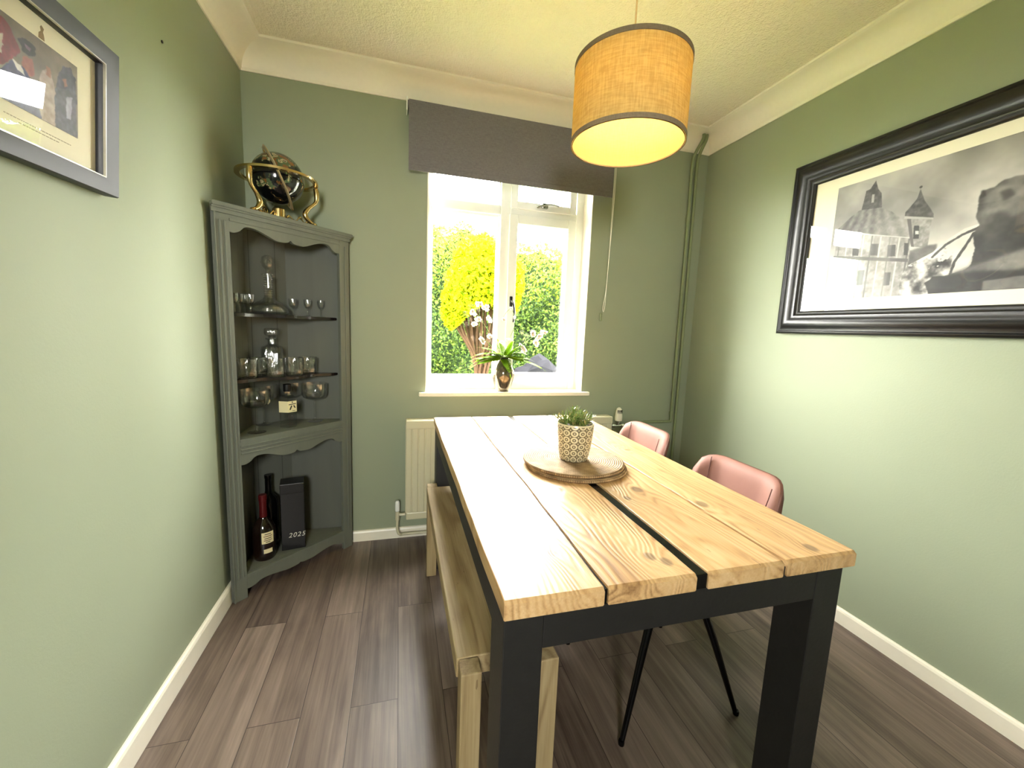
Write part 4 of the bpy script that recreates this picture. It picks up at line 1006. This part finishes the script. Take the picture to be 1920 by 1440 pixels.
    g = blur(np.clip(g,0,1), 1); return np.stack([g*1.0, g*.985, g*.94], -1)
art_plane('photograph', art_material('monochrome_city_photograph', paint_city()), rp, xw-.0062, PY1, PY0, PZ0, PZ1, -1)
b = B(); flat(b, xw-.0105, -1, RY0+.10, RY1-.10, RZ0+.096, RZ1-.096, .0018); obj('picture_glass', b, M['pane'], rp, world=True)

# smaller colour print, left wall
lq = empty('framed_picture', (XL+.003, 1.0724, 1.468), label='charcoal framed colour photograph in a cream mount on the left wall', cat='picture')
LY0_, LY1_, LZ0_, LZ1_ = .881, 1.264, 1.468, 1.785
xl = XL+.003
moulding('picture_frame', M['frame_grey'], lq, xl, 1, LY0_, LY1_, LZ0_, LZ1_, [(0,0),(0,.026),(.002,.030),(.036,.024),(.038,.022),(.040,.006),(.040,0)])
moulding('inner_edge', M['silver_line'], lq, xl, 1, LY0_+.0365, LY1_-.0365, LZ0_+.0365, LZ1_-.0365, [(0,.020),(0,.0252),(.0022,.0252),(.0022,.020)])
b = B(); flat(b, xl+.0050, 1, LY0_+.038, LY1_-.038, LZ0_+.038, LZ1_-.038); obj('mount_board', b, M['mat_board'], lq, world=True)
def paint_people():
    z0, z1, y0, y1 = 1.567, 1.716, .995, 1.190
    h, w_ = 240, 314; zs = np.linspace(z1, z0, h)[:,None]*np.ones((1,w_)); ys = np.linspace(y0, y1, w_)[None,:]*np.ones((h,1))
    n = fbm(h, w_, 6, 3, 5); n2 = fbm(h, w_, 16, 4, 4); a = np.stack([.50+.22*(n-.5), .46+.22*(n-.5), .40+.22*(n-.5)], -1)
    jy = (n2-.5)*.010; jz = (n-.5)*.012
    def put(pts, c, tx=.25):
        m_ = poly_mask(ys+jy, zs+jz, pts)[...,None]; nonlocal a; a = np.where(m_, np.array(c)+tx*(n2[...,None]-.5), a)
    put([(.99,1.70),(1.005,1.70),(1.012,1.64),(.99,1.62)], (.30,.22,.22)); put([(1.012,1.705),(1.026,1.699),(1.039,1.684),(1.052,1.67),(1.037,1.647),(1.01,1.626),(.993,1.616),(.998,1.655)], (.50,.16,.17))
    put([(1.010,1.675),(1.018,1.678),(1.014,1.645),(1.006,1.645)], (.75,.70,.62)); put([(1.058,1.665),(1.078,1.668),(1.082,1.645),(1.066,1.632),(1.052,1.646)], (.62,.40,.34))
    put([(1.048,1.687),(1.059,1.696),(1.075,1.698),(1.085,1.692),(1.084,1.680),(1.071,1.671),(1.055,1.672)], (.13,.11,.14), .15); put([(1.060,1.688),(1.072,1.688),(1.072,1.681),(1.062,1.681)], (.55,.45,.52))
    put([(1.02,1.631),(1.036,1.645),(1.060,1.643),(1.082,1.625),(1.092,1.600),(1.095,1.565),(.99,1.565),(.99,1.60)], (.26,.27,.42)); put([(1.036,1.648),(1.050,1.645),(1.060,1.628),(1.045,1.632)], (.85,.84,.82), .1)
    put([(1.096,1.655),(1.110,1.668),(1.124,1.664),(1.132,1.632),(1.130,1.565),(1.094,1.565),(1.09,1.62)], (.66,.60,.54)); put([(1.108,1.672),(1.120,1.674),(1.122,1.655),(1.108,1.655)], (.60,.44,.36))
    put([(1.138,1.674),(1.155,1.70),(1.172,1.706),(1.186,1.690),(1.188,1.565),(1.128,1.565),(1.130,1.63)], (.24,.23,.29), .45); put([(1.150,1.672),(1.160,1.678),(1.163,1.660),(1.153,1.655)], (.58,.42,.36)); put([(1.160,1.640),(1.175,1.645),(1.172,1.60),(1.160,1.60)], (.62,.62,.68))
    return np.clip(blur(a, 2), 0, 1)**1.15
art_plane('photograph', art_material('faded_colour_photograph', paint_people()), lq, xl+.0062, .976, 1.169, 1.564, 1.706, 1)
b = B(); pts = [(1.093,1.724),(1.107,1.724),(1.106,1.733),(1.1035,1.739),(1.106,1.746),(1.100,1.750),(1.0975,1.746),(1.099,1.739),(1.094,1.734)]
prism(b, [(p[0]-.020, 1.468+(p[1]-1.468)*.94) for p in pts], xl+.0062, xl+.0066, 'x'); M['crest'] = simple('brown_printed_crest', (.55,.46,.30), .6, var=.25, bump=0, scale=300); obj('printed_crest', b, M['crest'], lq, world=True)
b = B(); rr_ = random.Random(3); y = 1.005
M['caption'] = simple('grey_caption_ink', (.62,.58,.48), .6, var=.05, bump=0)
for row in range(2):
    y = .995+row*.03; yend = 1.150-row*.03
    while y < yend:
        l_ = rr_.uniform(.002,.008); flat(b, xl+.0062, 1, y, min(y+l_, yend), 1.5425-row*.006, 1.5440-row*.006, .0004); y += l_+.0022
obj('printed_caption', b, M['caption'], lq, world=True)
b = B(); flat(b, xl+.0105, 1, LY0_+.038, LY1_-.038, LZ0_+.038, LZ1_-.038, .0018); obj('picture_glass', b, M['pane'], lq, world=True)
lq.rotation_mode = 'XYZ'; lq.rotation_euler = (math.radians(1.8), math.radians(5.2), 0)       # hangs from a nail: top leans off the wall
b = B(); lathe(b, [(0,0),(.004,0),(.004,.003),(0,.003)], 10); o = obj('wall_plug', b, M['darkmetal']); o.location = (XL+.0003, 1.593, 2.010); o.rotation_euler = (0, PI/2, 0); tag(o, 'tiny dark plug mark high on the left wall', 'wall plug')

# ------------------------------------------------------------------ vase of flowers on the sill
VX, VY, VZ = .588, 2.292, WZ0+.0014
va_ = empty('flower_vase', (VX, VY, VZ), label='smoky bronze glazed vase standing on the window sill', cat='vase')
M['vase'] = NT('smoky_mirror_glaze'); M['vase'].P(col=lin((.46,.42,.36)), rough=.12, metal=.75); M['vase'] = M['vase'].m
b = B(); lathe(b, [(0,0),(.034,0),(.040,.004),(.050,.03),(.062,.075),(.066,.100),(.061,.128),(.046,.155),(.033,.172),(.031,.184),(.036,.196),(.034,.197),(.028,.186),(.030,.172),(.042,.152),(.056,.126),(.060,.10),(.03,.02),(0,.018)], 40)
obj('vase_body', b, M['vase'], va_, smooth=True, angle=60)
M['fern'] = leafmat('bright_fern_leaf', (.26,.44,.06), (.46,.56,.08), .45, .6, 30, spec=.08); M['petal'] = leafmat('white_petal', (.80,.76,.72), (.85,.80,.74), .3, .6, 30); M['stem'] = leafmat('pale_green_stem', (.35,.45,.18), (.46,.54,.25), .2, .6, 30)
bq = empty('flower_bouquet', (VX, VY, VZ+.19), label='bunch of white flowers and bright green fern leaves in the vase', cat='flowers')
r = random.Random(12)
def frond(bm, base, d, L, droop):
    base = Vector(base); d = Vector(d).normalized(); pts = []
    for i in range(15):
        t_ = i/14; pts.append(base+d*L*t_+Vector((0,0,-droop*L*t_*t_)))
    tube(bm, [tuple(p) for p in pts], [.0016*(1-.8*i/14)+.0004 for i in range(15)], 5)
    for i in range(2, 15):
        t_ = i/14; ln = .062*math.sin(PI*min(1,.2+.8*t_))**.7*(1-.45*t_)*min(1, L/.16); dr = (pts[i]-pts[i-1]).normalized(); s = dr.cross(Vector((0,0,1))); s = s.normalized() if s.length > .01 else Vector((1,0,0))
        for sg in (-1, 1):
            blade(bm, pts[i], (s*sg*.85+dr*.55+Vector((0,0,-.05))), ln*1.15, .021, .15, 4, 0)
    blade(bm, pts[-1], (pts[-1]-pts[-2]), .03, .008, .1, 4, 0)
for k, (dx, dy, dz, L, dr) in enumerate([(-.95,-.2,.28,.16,.30),(-.6,-.35,.30,.15,.35),(.7,-.3,.22,.14,.4),(-.8,.05,.55,.17,.5),(.75,0,.7,.16,.55),(-1,-.10,.42,.155,.52),(-.9,-.35,.12,.155,.30),(-.75,.1,.75,.15,.35),(.9,-.25,.35,.135,.35),(1,-.1,.10,.20,.35),(.6,-.2,.8,.15,.3),(.05,-.55,.12,.10,.9),(-.3,-.3,.9,.12,.2),(.3,-.2,.95,.12,.15),(-.5,-.4,.5,.14,.4),(.55,-.45,.40,.12,.5),(.95,.05,.55,.13,.25)]):
    b = B(); frond(b, (dx*.012, dy*.012, 0), (dx,dy,dz), L*1.12, dr); obj('fern_frond', b, M['fern'], bq)
def blossom(bm, c, s, n=6):
    for k in range(n):
        a = 2*PI*k/n+r.uniform(-.3,.3); d = Vector((math.cos(a), r.uniform(-.6,.1), math.sin(a))); blade(bm, c, d, s*r.uniform(.8,1.1), s*.75, r.uniform(-.1,.2), 4, 0, side=d.cross(Vector((0,-1,0))))
def sprig(path, blooms, wild=.012, size=.016):
    b = B(); sp = smooth_path(path, 5); tube(b, [tuple(p) for p in sp], .0014, 6); st = obj('flower_stem', b, M['stem'], bq, smooth=True)
    b = B()
    for (x, z, n_) in blooms:
        for q in range(n_): blossom(b, (x+r.uniform(-wild,wild), r.uniform(-.012,.012)+path[-1][1], z+r.uniform(-wild,wild)), size*r.uniform(.8,1.15))
    obj('blossom', b, M['petal'], st)
# offsets from the vase mouth (x, y, z)
sprig([(0,0,0),(-.06,-.01,.10),(-.13,-.01,.20),(-.185,-.01,.27)], [(-.19,.255,4),(-.165,.225,3),(-.12,.28,3),(-.155,.30,2),(-.175,.19,2),(-.10,.22,2)])
sprig([(0,0,0),(-.07,-.02,.06),(-.13,-.02,.115)], [(-.14,.10,4),(-.10,.13,3)])
sprig([(0,0,0),(.09,0,.07),(.16,0,.12),(.225,0,.17)], [(.19,.095,6),(.215,.13,6),(.18,.15,4),(.235,.16,4)])
sprig([(0,0,0),(.05,-.02,.04),(.11,-.02,.06)], [(.11,.055,5),(.095,.075,3)], size=.014)
sprig([(0,0,0),(.03,-.01,.12),(.055,-.01,.20),(.035,-.01,.285),(.0,-.01,.26),(-.02,-.01,.22)], [(-.01,.225,3),(.055,.235,2),(.035,.29,1)], .006, .012)
sprig([(0,0,0),(-.02,-.02,.05),(-.03,-.02,.09)], [(-.03,.04,3),(-.02,.085,3),(.01,.105,2)], size=.013)

# ------------------------------------------------------------------ the garden outside
b = B(); box(b, -14, 16, -14, 16, -.4, -.25)
M['grass'] = simple('garden_lawn', (.30,.36,.16), .95, var=.2, bump=.5, scale=9, spec=.02); struct('ground', b, M['grass'])
def leaves(n, pos, nrm, size, ncol):
    """n leaf quads at pos (n,3) with random tilt"""
    d1 = rng.normal(size=(n,3)); d1 /= np.linalg.norm(d1,axis=1)[:,None]; d2 = np.cross(d1, rng.normal(size=(n,3))+nrm); d2 /= np.linalg.norm(d2,axis=1)[:,None]
    s = size*rng.uniform(.6,1.3,n)[:,None]; w_ = s*.5
    v = np.stack([pos-d1*s, pos+d2*w_, pos+d1*s, pos-d2*w_], 1).reshape(-1,3)
    f = np.arange(n*4).reshape(-1,4); return v, f, rng.integers(0, ncol, n)
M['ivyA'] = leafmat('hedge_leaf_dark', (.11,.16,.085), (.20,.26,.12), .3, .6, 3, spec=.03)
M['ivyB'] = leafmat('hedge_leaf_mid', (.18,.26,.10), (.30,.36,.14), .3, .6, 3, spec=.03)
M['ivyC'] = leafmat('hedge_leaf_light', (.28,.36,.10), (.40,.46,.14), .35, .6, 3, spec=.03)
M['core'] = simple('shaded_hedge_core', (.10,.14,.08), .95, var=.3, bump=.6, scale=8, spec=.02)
def top_z(x): return 2.62+.14*np.sin(x*2.1+.4)+.07*np.sin(x*6.3+1)+.04*np.sin(x*15)
hd = empty('garden_hedge', (1.2, 6.3, -.25), label='tall dense green hedge across the back of the garden outside', cat='hedge')
N = 52000; X_ = rng.uniform(-1.6, 4.6, N); Zt = top_z(X_); Z_ = -.25+(Zt+.25)*rng.uniform(0,1,N)**.8
Y_ = 5.95+.16*np.sin(X_*3.1+Z_*2)+.12*np.sin(X_*7-Z_*5)+rng.uniform(0,.22,N)+.35*np.clip((Z_-Zt+.35)/.35,0,1)**2
v, f, ix = leaves(N, np.stack([X_,Y_,Z_],1), np.array([0,-1,.3]), .028, 3)
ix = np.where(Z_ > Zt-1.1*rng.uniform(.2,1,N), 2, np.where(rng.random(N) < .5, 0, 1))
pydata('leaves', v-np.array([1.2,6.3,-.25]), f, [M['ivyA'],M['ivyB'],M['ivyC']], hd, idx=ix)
b = B(); bmesh.ops.create_grid(b, x_segments=60, y_segments=1, size=1)
b.free(); b = B(); xs = np.linspace(-1.7, 4.7, 60); lo = []; 
front = [b.verts.new((x, 6.22, -.25)) for x in xs]; ftop = [b.verts.new((x, 6.42, float(top_z(x))-.12)) for x in xs]; bk = [b.verts.new((x, 7.0, float(top_z(x))-.15)) for x in xs]; bb_ = [b.verts.new((x, 7.0, -.25)) for x in xs]
for i in range(59):
    for p, q in ((front,ftop),(ftop,bk),(bk,bb_)): b.faces.new((p[i], p[i+1], q[i+1], q[i]))
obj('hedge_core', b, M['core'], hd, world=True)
# golden conifer on bare forked stems
tr = empty('golden_conifer', (.92, 4.6, -.25), label='golden yellow clipped conifer on bare brown stems outside the window', cat='tree')
M['gold_leaf'] = leafmat('golden_foliage', (.44,.47,.02), (.52,.54,.03), .4, .6, 4, spec=.03); M['gold_leaf2'] = leafmat('lime_foliage', (.30,.38,.03), (.38,.45,.05), .4, .6, 4, spec=.03)
N = 17000; u_ = rng.normal(size=(N,3)); u_ /= np.linalg.norm(u_,axis=1)[:,None]; rad = rng.uniform(.80,1.03,N)[:,None]
blob = np.array([[.92,4.6,1.62,.42,.36,.44],[.90,4.6,1.88,.33,.30,.33],[.70,4.58,1.45,.24,.22,.26],[1.14,4.6,1.70,.24,.22,.40],[.62,4.58,1.34,.16,.16,.18]])
wch = rng.choice(5, N, p=[.36,.24,.17,.15,.08]); P_ = blob[wch,:3]+u_*blob[wch,3:]*rad
P_ += .02*np.sin(P_[:, [1,2,0]]*30); keep = ~((P_[:,2] < 1.27+.10*np.sin(P_[:,0]*9)+(P_[:,0]-.6)*.25)); P_ = P_[keep]
v, f, ix = leaves(len(P_), P_, np.array([0,-1,.3]), .028, 1); ix = (rng.random(len(P_)) < .28).astype(int)
pydata('crown', v-np.array([.92,4.6,-.25]), f, [M['gold_leaf'],M['gold_leaf2']], tr, idx=ix)
M['bark'] = simple('pale_brown_bark', (.185,.135,.095), .85, var=.25, bump=.5, scale=30, spec=.02)
b = B(); rr_ = random.Random(8)
for k in range(26):
    t_ = k/25; xb = .86+.13*rr_.random(); xt = .50+.78*t_+rr_.uniform(-.03,.03); y_ = 4.6+rr_.uniform(-.08,.08); zt = 1.32+.25*math.sin(t_*PI)+.22*t_
    tube(b, [tuple(p) for p in smooth_path([(xb, y_, -.25),(xb+(xt-xb)*.03, y_, .45),(xb+(xt-xb)*.22, y_+.02, .85),(xb+(xt-xb)*.6, y_, 1.10),(xt, y_+rr_.uniform(-.1,.1), zt)], 3)], [rr_.uniform(.010,.020)]*12+[.004], 6)
obj('stems', b, M['bark'], tr, smooth=True, world=True)
b = B(); r2 = random.Random(5)
bmesh.ops.create_icosphere(b, subdivisions=3, radius=1)
for v_ in b.verts:
    k = 1+.10*math.sin(v_.co.x*5+1)+.07*math.sin(v_.co.y*8)+.05*math.sin(v_.co.z*11); v_.co = Vector((v_.co.x*.42*k, v_.co.y*.3*k, max(-.48, v_.co.z*.62*k)))
M['mound'] = simple('rough_dark_grey', (.085,.085,.095), .9, var=.3, bump=.8, scale=9, spec=.02); o = obj('garden_mound', b, M['mound']); o.location = (1.78, 5.1, .22); tag(o, 'dark grey rough mass low in front of the hedge outside', 'mound')  # stand-in for an unidentified dark grey shape in the garden
